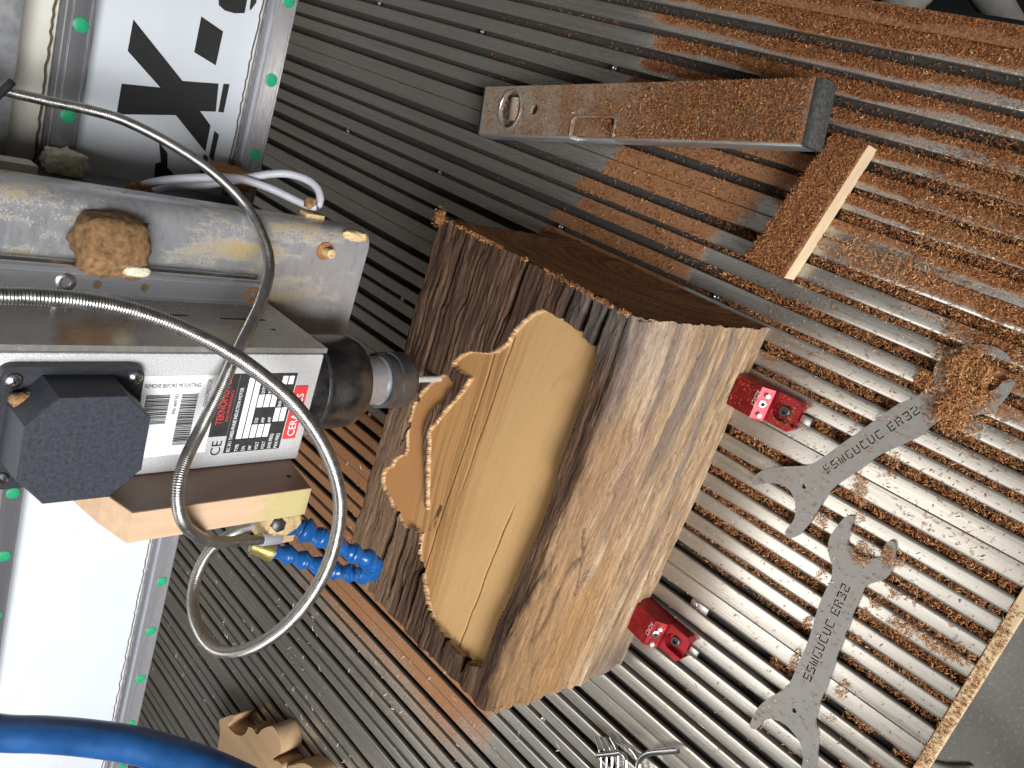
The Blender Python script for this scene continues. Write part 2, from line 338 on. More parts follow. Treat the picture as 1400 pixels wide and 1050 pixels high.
# polished aluminium with dried pale dust
def dusty_metal(name, base, dust, lo, hi, rough, scale, stretch=None):
    m, nt, p = nodes(name)
    n = noise(nt, scale, 7, 0.72, stretch)
    n2 = noise(nt, 700, 3, 0.6)
    f = ramp(nt, mth(nt, 'ADD', n, mth(nt, 'MULTIPLY', mth(nt, 'SUBTRACT', n2, 0.5), 0.25)), [(lo, g3(0)), (hi, g3(1))])
    scr = noise(nt, 240, 4, 0.7, (0.3, 1, 1))
    bc = ramp(nt, scr, [(0.3, [c * 0.8 for c in base]), (0.7, base)])
    dc = ramp(nt, n2, [(0.3, [c * 0.65 for c in dust]), (0.7, dust)])
    lk(nt, mixc(nt, f, bc, dc), p, 'Base Color')
    lk(nt, mth(nt, 'MULTIPLY', mth(nt, 'SUBTRACT', 1.0, f, True), 0.55), p, 'Metallic')
    lk(nt, mixc(nt, f, ramp(nt, scr, [(0.3, g3(rough)), (0.75, g3(rough + 0.16))]), g3(0.95)), p, 'Roughness')
    bump(nt, p, mth(nt, 'ADD', mth(nt, 'MULTIPLY', f, n2), mth(nt, 'MULTIPLY', scr, 0.15)), 0.35, 0.0008)
    return m
M['column'] = dusty_metal('scratched_dusty_aluminium', (0.47, 0.475, 0.49), (0.46, 0.345, 0.17), 0.50, 0.62, 0.25, 30, (1, 1, 0.35))
M['side_plate'] = dusty_metal('polished_plate', (0.40, 0.385, 0.355), (0.34, 0.27, 0.16), 0.62, 0.80, 0.15, 30, (1, 1, 0.3))
M['flex'] = simple('stainless_conduit', (0.43, 0.42, 0.40), 0.36, 1.0, 0.08, 200)

# boards
def wood_mat(name, c0, c1, stretch, scale=160, rough=0.65):
    m, nt, p = nodes(name)
    n = noise(nt, scale, 5, 0.65, stretch)
    lk(nt, ramp(nt, n, [(0.25, c0), (0.75, c1)]), p, 'Base Color')
    p.inputs['Roughness'].default_value = rough
    bump(nt, p, n, 0.2, 0.0006)
    return m
M['pine'] = wood_mat('pale_pine', (0.58, 0.42, 0.25), (0.74, 0.58, 0.38), (0.15, 1, 1))
M['laminate'] = simple('brown_laminate', (0.205, 0.120, 0.072), 0.45, 0, 0.10, 40, 0.05)
M['raw_edge'] = wood_mat('raw_board_edge', (0.47, 0.31, 0.19), (0.60, 0.42, 0.27), (1, 1, 0.1), 130)
nt = M['raw_edge'].node_tree; p = nt.nodes['Principled BSDF']
old = p.inputs['Base Color'].links[0].from_socket
tc = N(nt, 'ShaderNodeTexCoord'); sx = N(nt, 'ShaderNodeSeparateXYZ'); nt.links.new(tc.outputs['Object'], sx.inputs[0])
f = ramp(nt, mth(nt, 'ADD', mth(nt, 'MULTIPLY', mth(nt, 'SUBTRACT', 0.392, sx.outputs['Z']), 14.0), noise(nt, 150, 4, 0.7)), [(0.50, g3(0)), (0.66, g3(0.85))])
lk(nt, mixc(nt, f, old, (0.42, 0.36, 0.15)), p, 'Base Color')
M['strip'] = wood_mat('dusty_edge_strip', (0.50, 0.36, 0.20), (0.70, 0.54, 0.33), (0.1, 1, 1), 200)
m, nt, p = nodes('shaving_covered_top')
n = noise(nt, 520, 4, 0.7); n2 = noise(nt, 40, 4, 0.6)
c = ramp(nt, n, [(0.3, (0.12, 0.045, 0.018)), (0.5, (0.25, 0.105, 0.042)), (0.72, (0.42, 0.215, 0.10))])
lk(nt, c, p, 'Base Color'); p.inputs['Roughness'].default_value = 0.95
bump(nt, p, n, 0.9, 0.0015)
M['covered'] = m
# dust film on the level: aluminium shows at its left
m, nt, p = nodes('dusty_level_face')
n = noise(nt, 480, 4, 0.7); n2 = noise(nt, 50, 4, 0.6)
c = ramp(nt, n, [(0.3, (0.15, 0.075, 0.036)), (0.5, (0.25, 0.135, 0.068)), (0.75, (0.38, 0.235, 0.135))])
c = mixc(nt, ramp(nt, n2, [(0.45, g3(0)), (0.7, g3(0.35))]), c, (0.33, 0.29, 0.23))
tc = N(nt, 'ShaderNodeTexCoord'); sx = N(nt, 'ShaderNodeSeparateXYZ'); nt.links.new(tc.outputs['Object'], sx.inputs[0])
f = ramp(nt, mth(nt, 'ADD', mth(nt, 'MULTIPLY', mth(nt, 'SUBTRACT', sx.outputs['Y'], 0.56), 3.2), n2), [(0.40, g3(0)), (0.85, g3(0.62))])
c = mixc(nt, f, c, (0.34, 0.31, 0.26))
lk(nt, c, p, 'Base Color'); p.inputs['Roughness'].default_value = 0.85
bump(nt, p, n, 0.8, 0.0012)
M['level_face'] = m

# ------------------------------------------------------------------ mesh helpers
class MB:
    def __init__(s):
        s.v = []; s.f = []
    def add(s, vs, fs):
        o = len(s.v)
        s.v += [tuple(v) for v in vs]
        s.f += [tuple(i + o for i in f) for f in fs]
        return s
    def box(s, a, b, bev=0.0):
        (x0, y0, z0), (x1, y1, z1) = a, b
        if not bev:
            return s.add([(x0, y0, z0), (x1, y0, z0), (x1, y1, z0), (x0, y1, z0), (x0, y0, z1), (x1, y0, z1), (x1, y1, z1), (x0, y1, z1)],
                         [(0, 3, 2, 1), (4, 5, 6, 7), (0, 1, 5, 4), (1, 2, 6, 5), (2, 3, 7, 6), (3, 0, 4, 7)])
        bm = bmesh.new()
        bmesh.ops.create_cube(bm, size=1, matrix=Matrix.Translation(((x0 + x1) / 2, (y0 + y1) / 2, (z0 + z1) / 2)) @ Matrix.Diagonal((x1 - x0, y1 - y0, z1 - z0, 1)))
        bmesh.ops.bevel(bm, geom=bm.edges[:], offset=bev, segments=2, affect='EDGES', profile=0.6)
        bm.verts.index_update()
        s.add([v.co[:] for v in bm.verts], [[v.index for v in f.verts] for f in bm.faces])
        bm.free()
        return s
    def prism(s, poly, d0, d1, axis='z'):
        n = len(poly)
        def pt(a, b, d):
            return {'z': (a, b, d), 'y': (a, d, b), 'x': (d, a, b)}[axis]
        vs = [pt(a, b, d0) for a, b in poly] + [pt(a, b, d1) for a, b in poly]
        return s.add(vs, [tuple(range(n))[::-1], tuple(range(n, 2 * n))] + [(i, (i + 1) % n, n + (i + 1) % n, n + i) for i in range(n)])
    def lathe(s, prof, centre, axis=(0, 0, 1), seg=32, caps=True):
        ax = Vector(axis).normalized()
        u = ax.orthogonal().normalized(); w = ax.cross(u)
        c = Vector(centre)
        vs = []
        for r, h in prof:
            for i in range(seg):
                t = 2 * math.pi * i / seg
                vs.append(tuple(c + ax * h + (u * math.cos(t) + w * math.sin(t)) * r))
        fs = []
        for j in range(len(prof) - 1):
            for i in range(seg):
                k = (i + 1) % seg
                fs.append((j * seg + i, j * seg + k, (j + 1) * seg + k, (j + 1) * seg + i))
        if caps:
            fs.append(tuple(range(seg))[::-1])
            fs.append(tuple(range((len(prof) - 1) * seg, len(prof) * seg)))
        return s.add(vs, fs)
    def tube(s, pts, rad, seg=14, caps=True):
        """pts: list of points; rad: number or function of arc length"""
        P = [Vector(p) for p in pts]
        T = []
        for i in range(len(P)):
            T.append((P[min(i + 1, len(P) - 1)] - P[max(i - 1, 0)]).normalized())
        u = T[0].orthogonal().normalized()
        vs = []; L = 0.0
        for i, p in enumerate(P):
            if i:
                L += (P[i] - P[i - 1]).length
                u = (u - T[i] * u.dot(T[i])).normalized()
            w = T[i].cross(u)
            r = rad(L) if callable(rad) else rad
            for k in range(seg):
                a = 2 * math.pi * k / seg
                vs.append(tuple(p + (u * math.cos(a) + w * math.sin(a)) * r))
        fs = []
        for j in range(len(P) - 1):
            for i in range(seg):
                k = (i + 1) % seg
                fs.append((j * seg + i, j * seg + k, (j + 1) * seg + k, (j + 1) * seg + i))
        if caps:
            fs.append(tuple(range(seg))[::-1]); fs.append(tuple(range((len(P) - 1) * seg, len(P) * seg)))
        return s.add(vs, fs)
    def mesh(s, name):
        me = bpy.data.meshes.new(name)
        me.from_pydata(s.v, [], s.f)
        bm = bmesh.new(); bm.from_mesh(me)
        bmesh.ops.recalc_face_normals(bm, faces=bm.faces[:])
        bm.to_mesh(me); bm.free()
        return me

def spline(pts, step):
    """Catmull-Rom through pts, resampled at an even step"""
    P = [Vector(p) for p in pts]
    P = [P[0] * 2 - P[1]] + P + [P[-1] * 2 - P[-2]]
    out = []
    for i in range(1, len(P) - 2):
        a, b, c, d = P[i - 1], P[i], P[i + 1], P[i + 2]
        for j in range(40):
            t = j / 40
            out.append(0.5 * ((2 * b) + (c - a) * t + (2 * a - 5 * b + 4 * c - d) * t * t + (3 * b - a - 3 * c + d) * t ** 3))
    out.append(P[-2])
    A = np.array([p[:] for p in out])
    s = np.concatenate([[0], np.cumsum(np.linalg.norm(np.diff(A, axis=0), axis=1))])
    n = max(3, int(s[-1] / step))
    q = np.linspace(0, s[-1], n)
    return [tuple(np.interp(v, s, A[:, k]) for k in range(3)) for v in q]

def link(name, me, mat, parent=None, smooth=False, angle=None):
    o = bpy.data.objects.new(name, me)
    if mat is not None and not me.materials:
        me.materials.append(M[mat])
    COL.objects.link(o)
    if smooth:
        me.polygons.foreach_set('use_smooth', [True] * len(me.polygons))
        if angle:
            bm = bmesh.new(); bm.from_mesh(me)
            for e in bm.edges:
                if len(e.link_faces) == 2 and e.calc_face_angle(0) > math.radians(angle):
                    e.smooth = False
            bm.to_mesh(me); bm.free()
    if parent is not None:
        o.parent = parent
        o.matrix_parent_inverse = WM[parent.name].inverted()
        WM[o.name] = WM[parent.name].copy() if False else Matrix.Identity(4)
    else:
        WM[o.name] = Matrix.Identity(4)
    return o

WM = {}
def thing(name, label, cat, loc, group=None):
    o = bpy.data.objects.new(name, None)
    o.empty_display_size = 0.02
    COL.objects.link(o)
    o.location = loc
    WM[o.name] = Matrix.Translation(loc)
    tag(o, label, cat, group)
    return o

def tag(o, label=None, cat=None, group=None, kind=None):
    if label: o['label'] = label
    if cat: o['category'] = cat
    if group: o['group'] = group
    if kind: o['kind'] = kind
    return o

def part(name, mb, mat, parent, smooth=True, angle=35):
    return link(name, mb.mesh(name), mat, parent, smooth, angle)

def plate_mesh(name, outline, holes, thick, bev=0.0):
    """Flat plate with cut-outs (constrained triangulation); lies at z 0..thick, edges eased by bev"""
    loops = [list(outline)] + [list(h) for h in holes]
    vs = []; es = []
    for L_ in loops:
        o_ = len(vs); n_ = len(L_)
        vs += [Vector((a, b)) for a, b in L_]
        es += [(o_ + k, o_ + (k + 1) % n_) for k in range(n_)]
    rv, re_, rf, _, _, _ = delaunay_2d_cdt(vs, es, [], 0, 1e-7)
    P2 = np.array([v[:] for v in rv]); T = np.array([list(f) for f in rf])
    C_ = P2[T].mean(1)
    par = np.zeros(len(T), int)
    for L_ in loops:
        par += inside(L_, C_[:, 0], C_[:, 1])
    T = T[par % 2 == 1]
    bm = bmesh.new()
    tv = [bm.verts.new((p[0], p[1], thick)) for p in P2]
    for t_ in T:
        bm.faces.new([tv[k] for k in t_])
    bmesh.ops.delete(bm, geom=[v for v in bm.verts if not v.link_faces], context='VERTS')
    bm.normal_update()
    for f in bm.faces:
        if f.normal.z < 0:
            f.normal_flip()
    if len(bm.faces) > 1:
        bmesh.ops.dissolve_limit(bm, angle_limit=0.001, verts=bm.verts[:], edges=[e for e in bm.edges if len(e.link_faces) == 2])
    ge = bmesh.ops.extrude_face_region(bm, geom=bm.faces[:])
    lower = [g_ for g_ in ge['geom'] if isinstance(g_, bmesh.types.BMVert)]
    # the extruded copy becomes the top; the original is the bottom
    bot = [v for v in bm.verts if v not in set(lower)]
    for v in bot:
        v.co.z = 0.0
    if bev:
        ed = [e for e in bm.edges if all(abs(v.co.z - thick) < 1e-9 for v in e.verts) and any(abs(f.normal.z) < 0.5 or len(f.verts) == 4 and abs(f.calc_center_median().z - thick / 2) < 1e-6 for f in e.link_faces)]
        bmesh.ops.bevel(bm, geom=ed, offset=bev, segments=2, affect='EDGES', profile=0.6, clamp_overlap=True)
    bmesh.ops.recalc_face_normals(bm, faces=bm.faces[:])
    me = bpy.data.meshes.new(name)
    bm.to_mesh(me); bm.free()
    return me

def text_mesh(body, size, mat4, extrude=0.00008, align='LEFT', squash=1.0):
    cu = bpy.data.curves.new('t', 'FONT')
    cu.body = body; cu.size = size; cu.extrude = extrude; cu.align_x = align; cu.resolution_u = 3
    ob = bpy.data.objects.new('t', cu); COL.objects.link(ob)
    bpy.context.view_layer.update()
    me = bpy.data.meshes.new_from_object(ob.evaluated_get(bpy.context.evaluated_depsgraph_get()))
    bpy.data.objects.remove(ob); bpy.data.curves.remove(cu)
    me.materials.clear()
    me.transform(mat4 @ Matrix.Diagonal((squash, 1, 1, 1)))
    return me

def ellipse(cx, cy, rx, ry, n=28, a0=0.0):
    return [(cx + rx * math.cos(2 * math.pi * i / n + a0), cy + ry * math.sin(2 * math.pi * i / n + a0)) for i in range(n)]

def lump(name, c, r, parent, mat, seed, amp=0.25, freq=2.2, seg=40, flat=None):
    """uneven caked lump"""
    bm = bmesh.new()
    bmesh.ops.create_icosphere(bm, subdivisions=4, radius=1)
    co = np.array([v.co[:] for v in bm.verts])
    n = fbm(co[:, 0] * freq + seed, co[:, 1] * freq, co[:, 2] * freq, 5) - 0.5
    n += 0.5 * (np.abs(fbm(co[:, 0] * 9 + seed, co[:, 1] * 5, co[:, 2] * 9, 3) - 0.5) * 2 - 0.3)
    d = 1 + amp * 2 * n
    sq = np.max(np.abs(co), axis=1)
    co = co * (d / (0.45 * sq + 0.55))[:, None] * np.array(r) + np.array(c)
    if flat is not None:
        co[:, 1] = np.minimum(co[:, 1], flat)
    for v, q in zip(bm.verts, co):
        v.co = q
    me = bpy.data.meshes.new(name); bm.to_mesh(me); bm.free()
    return link(name, me, mat, parent, True)

# ------------------------------------------------------------------ THE SETTING
# slot table geometry: T slots every PITCH, planks of four slots
PITCH = 0.0402
PW = PITCH * 4
SEAM0 = 0.1462
Y_FRONT = 0.033
BOLT_Y0, BOLT_DY = 0.3375, 0.1975

def slot_info(x):
    """-> (kind, distance to slot centre): kind 0 land, 1 wide slot, 2 narrow slot"""
    u = np.mod(np.asarray(x) - SEAM0, PW)
    k = np.mod(u, PITCH)
    dw = np.abs(k - PITCH / 2)
    kn = np.minimum(k, PITCH - k)
    seam = (u < PITCH / 2) | (u > PW - PITCH / 2)
    kind = np.where(dw < 0.0042, 1, np.where((kn < 0.0024) & ~seam, 2, 0))
    return kind

def dust_amount(x, y):
    """how thickly wood dust lies on the table top"""
    x = np.asarray(x, float); y = np.asarray(y, float)
    n = fbm(x * 9, y * 9, None, 3) - 0.5
    u = np.mod(x - SEAM0, PITCH / 2) / (PITCH / 2)          # where on the land
    d = np.zeros(np.broadcast(x, y).shape)
    # right side of the table: thick on every land, less on the side facing left
    right = sst(-0.07, 0.05, x + 0.25 * (0.30 - y) * (y < 0.30) + 0.10 * n) * sst(0.62, 0.45, y + 0.3 * n)
    d = np.maximum(d, right * (0.46 + 0.74 * sst(0.26, 0.50, u + 0.55 * n + 0.25 * (fbm(x * 60, y * 25, None, 3) - 0.5))))
    # between block and level, ends sharply where something long lay before
    edge = 0.497 - 0.55 * (x + 0.0) + 0.012 * np.sin(np.floor((x - SEAM0) / PITCH * 2) * 2.4)
    mid = sst(-0.135, -0.10, x) * sst(0.07, 0.03, x) * sst(edge + 0.002, edge - 0.002, y) * sst(0.30, 0.40, y + 0.25 * n + 0.8 * (x + 0.07))
    d = np.maximum(d, 0.95 * mid)
    # left of the block
    left = sst(-0.98, -0.60, x + 0.12 * n) * (x < -0.41) * sst(0.33, 0.45, y + 0.1 * n) * sst(1.05, 0.75, y + 0.2 * n)
    d = np.maximum(d, left * (0.50 + 0.28 * sst(-0.78, -0.62, x)) + 0.45 * left * sst(-0.55, -0.485, x) * sst(0.20, 0.33, y + 0.25 * n))
    # far middle: thin spots
    d = np.maximum(d, 0.40 * sst(-0.28, -0.2, x) * sst(-0.09, -0.15, x) * sst(0.5, 0.6, y) * sst(1.0, 0.75, y))
    d = np.maximum(d, 0.22 * sst(0.5, 0.6, y) * (x > -0.3))
    return np.clip(d, 0, 1.2)

table = tag(bpy.data.objects.new('machine_table', None), 'grey aluminium slotted machine table strewn with wood shavings', None, None, 'structure')
COL.objects.link(table); WM[table.name] = Matrix.Identity(4)

def plank_section():
    """(x, z) over one plank from its left seam"""
    pts = [(0.0002, -0.030), (0.0002, -0.0006), (0.0007, 0.0)]
    def land(a, b, grooves=()):
        c = (a + b) / 2; w = (b - a)
        g = sorted(grooves)
        for q in (0.12, 0.3, 0.5, 0.7, 0.88):
            pts.append((a + w * q, 0.00016 * (1 - (2 * q - 1) ** 2)))
    prev = 0.0007
    marks = sorted([('w', PITCH / 2 + PITCH * i) for i in range(4)] + [('n', PITCH * i) for i in range(1, 4)], key=lambda t: t[1])
    for kind, c in marks:
        hw = 0.0042 if kind == 'w' else 0.0024
        ch = 0.0012
        land(prev, c - hw - ch)
        pts.extend([(c - hw - ch, 0.0), (c - hw - 0.0004, -0.0003), (c - hw, -0.0011)])
        if kind == 'w':
            pts.extend([(c - hw, -0.0045), (c - 0.0080, -0.0047), (c - 0.0080, -0.0118), (c + 0.0080, -0.0118), (c + 0.0080, -0.0047), (c + hw, -0.0045)])
        else:
            pts.extend([(c - hw, -0.0085), (c + hw, -0.0085)])
        pts.extend([(c + hw, -0.0011), (c + hw + 0.0004, -0.0003), (c + hw + ch, 0.0)])
        prev = c + hw + ch
    land(prev, PW - 0.0007)
    pts.extend([(PW - 0.0007, 0.0), (PW - 0.0002, -0.0006), (PW - 0.0002, -0.030)])
    return np.array(pts)

SEC = plank_section()
ys = np.concatenate([np.arange(Y_FRONT, 1.05, 0.006), np.arange(1.05, 2.4, 0.05), [2.4]])
bolt_mb = MB()
bolt_mb.lathe([(0.0030, -0.0065), (0.0030, -0.0012), (0.0026, -0.0008), (0.0016, -0.0008), (0.0015, -0.003)], (0, 0, 0), seg=14, caps=True)
bolt_me = bolt_mb.mesh('bolt'); bolt_me.materials.append(M['screw'])
for i in range(12):
    x0 = SEAM0 - PW * (i + 1)
    nS, nY = len(SEC), len(ys)
    X = np.repeat((SEC[:, 0] + x0)[None, :], nY, 0); Z = np.repeat(SEC[:, 1][None, :], nY, 0); Y = np.repeat(ys[:, None], nS, 1)
    V = np.stack([X, Y, Z], -1).reshape(-1, 3)
    a = (np.arange(nY - 1)[:, None] * nS + np.arange(nS - 1)[None, :]).ravel()
    F = np.stack([a, a + 1, a + nS + 1, a + nS], -1)
    me = bpy.data.meshes.new('plank')
    me.vertices.add(len(V)); me.vertices.foreach_set('co', V.ravel())
    me.loops.add(F.size); me.loops.foreach_set('vertex_index', F.ravel().astype(np.int32))
    me.polygons.add(len(F)); me.polygons.foreach_set('loop_start', (np.arange(len(F)) * 4).astype(np.int32))
    me.update(calc_edges=True)
    at = me.attributes.new('dust', 'FLOAT', 'POINT')
    at.data.foreach_set('value', (dust_amount(V[:, 0], V[:, 1]) * (V[:, 2] > -0.002)).astype(np.float32))
    ga = me.attributes.new('slot_dark', 'FLOAT', 'POINT')
    ga.data.foreach_set('value', np.where(V[:, 2] < -0.0030, 1.0, np.where(V[:, 2] < -0.0008, 0.35, 0.0)).astype(np.float32))  # darker with depth inside the slots
    # front end face
    bm = bmesh.new(); bm.from_mesh(me); bm.verts.ensure_lookup_table()
    bm.faces.new([bm.verts[k] for k in range(nS)])
    bm.to_mesh(me); bm.free()
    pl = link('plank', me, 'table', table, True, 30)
    cx = x0 + PW / 2
    for k in range(5):
        y = BOLT_Y0 + BOLT_DY * k
        if -0.44 < cx < -0.10 and 0.28 < y < 0.49:
            continue
        if y > 1.0 and cx > -0.6:
            continue
        if k == 0 and cx > 0:
            continue
        b = link('bolt', bolt_me, None, pl, True)
        b.location = (cx + 0.0004 * math.sin(7 * k + i), y + 0.002 * math.sin(3 * k + i), 0.0005)

fl = MB(); fl.add([(-6, -5, -0.75), (5, -5, -0.75), (5, 7, -0.75), (-6, 7, -0.75)], [(0, 1, 2, 3)])
tag(link('floor', fl.mesh('floor'), 'concrete'), 'grey speckled concrete workshop floor', None, None, 'structure')
# frame below the table
fr = MB().box((-1.70, 0.06, -0.105), (0.132, 2.35, -0.0305))
sub = link('bed_frame', fr.mesh('bed_frame'), 'dark_body', table)
st = MB().box((-1.75, 0.0235, -0.016), (0.146, 0.0325, 0.0006), 0.0008)
link('side_rail', MB().box((0.1466, 0.0335, -0.045), (0.1620, 2.38, 0.0012), 0.0015).mesh('side_rail'), 'covered', table, True, 30)
o = link('edge_strip', st.mesh('edge_strip'), 'strip', table)
# black panel and floor sheet added for the shade there, grey leg in front
t = thing('machine_stand', 'pale grey leg below the right edge of table, with black panels added for shade', 'stand', (0.30, 0.5, -0.75))
part('shade_panel', MB().box((0.17, 0.06, -0.75), (0.20, 2.2, -0.14)), 'shade_black', t, False)
part('shade_sheet', MB().box((0.20, -0.6, -0.75), (1.6, 2.2, -0.70)), 'shade_black', t, False)
part('leg', MB().tube(spline([(0.262, 0.345, -0.70), (0.262, 0.345, -0.50), (0.262, 0.345, -0.26), (0.245, 0.345, -0.18), (0.19, 0.345, -0.125), (0.125, 0.345, -0.07)], 0.02), 0.017, 20), 'leg_grey', t)
wc = MB().tube(spline([(-0.70, 0.00, -0.746), (-0.73, 0.035, -0.746), (-0.74, 0.08, -0.746), (-0.735, 0.14, -0.746), (-0.70, 0.22, -0.746)], 0.01), 0.0060, 10)
tag(link('floor_cable', wc.mesh('floor_cable'), 'white_wire', None, True), 'thin white cable lying on the concrete floor', 'cable')

# ------------------------------------------------------------------ GANTRY
YG, YP = 0.68, 0.70
g = thing('gantry_beam', 'white fronted machine gantry with two steel rails and big black lettering', 'gantry', (-0.5, 0.76, 0.256))
part('beam_body', MB().box((-1.9, YP + 0.002, 0.2560), (0.75, 0.86, 0.62)), 'cream', g, False)
part('front_panel', MB().box((-1.9, YP - 0.0010, 0.276), (0.75, YP + 0.0015, 0.4115), 0.0006), 'panel', g)
part('top_plate', MB().box((-0.28, 0.672, 0.462), (0.75, YP + 0.0016, 0.615), 0.002), 'beam_grey', g)
def rail_section(zc):
    w = 0.0098
    s = [(YP - 0.0012, -w), (0.694, -w), (0.692, -w * 0.80), (0.688, -w * 0.78), (0.685, -w), (0.6815, -w), (YG, -w + 0.0015),
         (YG, -0.0070), (YG + 0.0004, -0.0066), (YG + 0.0004, -0.0060), (YG, -0.0056), (YG, 0.0056), (YG + 0.0004, 0.0060), (YG + 0.0004, 0.0066), (YG, 0.0070),
         (YG, w - 0.0015), (0.6815, w), (0.685, w), (0.688, w * 0.78), (0.692, w * 0.80), (0.694, w), (YP - 0.0012, w)]
    return [(a, zc + b) for a, b in s]
plug = MB(); plug.lathe([(0.0056, 0.0), (0.0056, 0.0008), (0.0050, 0.0011)], (0, 0, 0), (0, -1, 0), 22)
plug_me = plug.mesh('rail_plug'); plug_me.materials.append(M['green'])
for zc in (0.2655, 0.4225):
    r = part('rail', MB().prism(rail_section(zc), -1.9, 0.75, 'x'), 'rail', g, True, 25)
    for k in range(-18, 4):
        x = -0.044 + 0.0665 * k
        if -0.46 < x < -0.13 and zc < 0.4 or x < -1.35:
            continue
        b = link('rail_plug', plug_me, None, r, True)
        b.location = (x, YG + 0.0003, zc)
# rough brown sealant along the upper flank of each rail
for zc in (0.2655, 0.4225):
    xs = np.arange(-1.6, 0.5, 0.004)
    zz = zc + 0.0115 + 0.0016 * np.array([random.random() for _ in xs])
    part('dust_line', MB().tube([(x, YP - 0.0006, z) for x, z in zip(xs, zz)], 0.0009, 6), 'dust_seal', g)
for L in LETTERS:
    me = plate_mesh('letter', [(a, b) for a, b in L], [], 0.0004)
    me.transform(Matrix.Translation((0, YP - 0.0014, 0)) @ Matrix.Rotation(math.pi / 2, 4, 'X'))
    link('letter', me, 'letter', g)

# ------------------------------------------------------------------ Z COLUMN with its guide rail
z = thing('z_axis_column', 'scratched dusty aluminium column with bolted guide rail behind the motor', 'machine column', (-0.21, 0.55, 0.257))
rc = 0.013
sec = []
x0, x1, y0, y1 = -0.305, -0.1225, 0.500, 0.527
for cx, cy, a0 in ((x1 - rc, y0 + rc, -90), (x1 - 0.003, y1 - 0.003, 0), (x0 + 0.003, y1 - 0.003, 90), (x0 + rc, y0 + rc, 180)):
    r_ = rc if cy < 0.5180 else 0.003
    for k in range(9):
        a = math.radians(a0 + 90 * k / 8)
        sec.append((cx + r_ * math.cos(a), cy + r_ * math.sin(a)))
part('column_body', MB().prism(sec, 0.2585, 0.80), 'column', z, True, 40)
part('carriage', MB().box((-0.30, 0.528, 0.270), (-0.150, 0.678, 0.60), 0.003), 'dark_body', z)
zr = part('guide_rail', MB().prism([(-0.1830, 0.4995), (-0.1830, 0.4955), (-0.1805, 0.4935), (-0.1805, 0.4905), (-0.1830, 0.4885), (-0.1830, 0.4855), (-0.1818, 0.4845), (-0.1800, 0.4845), (-0.1792, 0.4852), (-0.1784, 0.4845), (-0.1686, 0.4845), (-0.1678, 0.4852), (-0.1670, 0.4845), (-0.1650, 0.4845), (-0.1638, 0.4855), (-0.1638, 0.4885), (-0.1663, 0.4905), (-0.1663, 0.4935), (-0.1638, 0.4955), (-0.1638, 0.4995)], 0.352, 0.80), 'zrail', z, True, 25)
def screw_face(c, r, parent, mat, name='screw', ax=(0, -1, 0)):
    mb = MB()
    mb.lathe([(r, -0.002), (r, 0.0006), (r * 0.85, 0.0011), (r * 0.55, 0.0011), (r * 0.45, -0.0012)], c, ax, 24)
    s_ = part(name, mb, mat, parent)
    part('socket', MB().lathe([(r * 0.42, -0.0011), (r * 0.42, -0.0006)], c, ax, 6), 'black_hole', s_, False)
    return s_
screw_face((-0.1735, 0.4845, 0.3585), 0.0052, zr, 'rust')
screw_face((-0.1735, 0.4845, 0.4790), 0.0056, zr, 'screw')
for zz, r in ((0.4615, 0.0026), (0.4330, 0.0026)):
    part('drilled_hole', MB().lathe([(r, -0.003), (r, 0.0002)], (-0.1735, 0.4844, zz), (0, -1, 0), 16), 'dust_seal', zr, False)
b = part('stud', MB().lathe([(0.0050, -0.001), (0.0050, 0.001), (0.0034, 0.0012), (0.0034, 0.010), (0.0018, 0.0105), (0.0014, 0.009)], (-0.1405, 0.4998, 0.298), (0.1, -1, 0.05), 18), 'clump_pale', z)
part('rust_ring', MB().lathe([(0.0072, -0.0006), (0.0068, 0.0010), (0.0045, 0.0016)], (-0.1405, 0.4998, 0.298), (0, -1, 0), 20), 'rust', z)
# end view of the linear bearing under caked dust
lump('dust_clump', (-0.1490, 0.487, 0.4560), (0.0200, 0.0170, 0.0220), z, 'clump', 3.1, 0.17, 2.0, 40, 0.4995)
lump('dust_clump', (-0.1590, 0.472, 0.4450), (0.0035, 0.003, 0.008), z, 'cream_lump', 9.1, 0.2)
lump('dust_clump', (-0.1265, 0.502, 0.2720), (0.0040, 0.0040, 0.0105), z, 'clump_pale', 5.5, 0.25)

# ------------------------------------------------------------------ CABLES ON THE COLUMN
gc = thing('grey_cable', 'grey cable looped and tied beside the column, caked with sawdust', 'cable', GREY_CABLE[0])
part('cable_jacket', MB().tube(spline(GREY_CABLE, 0.004), 0.0030, 12), 'cable', gc)
lump('sawdust_cake', (-0.1325, 0.5670, 0.4115), (0.0058, 0.0050, 0.0095), gc, 'clump', 12.4, 0.25)
lump('sawdust_cake', (-0.1130, 0.5285, 0.2995), (0.0045, 0.0045, 0.0060), gc, 'clump', 15.4, 0.25)
part('cable_tie', MB().tube(spline([(-0.1100, 0.5250, 0.2985), (-0.1165, 0.5225, 0.2965), (-0.1205, 0.5275, 0.2985), (-0.1165, 0.5330, 0.3010), (-0.1105, 0.5300, 0.3005), (-0.1100, 0.5250, 0.2985)], 0.002), 0.0011, 8), 'plastic_black', gc)
part('tie_base', MB().box((-0.1290, 0.520, 0.2905), (-0.1190, 0.531, 0.3065), 0.001), 'clump_pale', gc)
lump('sawdust_cake', (-0.1405, 0.5655, 0.4640), (0.0032, 0.0040, 0.018), gc, 'clump', 21.4, 0.12)
bt = MB().tube(spline([(-0.175, 0.560, 0.545), (-0.135, 0.585, 0.520), (-0.100, 0.600, 0.4955), (-0.0845, 0.606, 0.4830)], 0.004), 0.0026, 10)
tag(link('cable_tail', bt.mesh('cable_tail'), 'plastic_black', None, True), 'short black cable end crossing in front of the thin metal hose', 'cable')
dp = MB().box((-0.152, 0.622, 0.4560), (-0.139, 0.640, 0.62), 0.002)
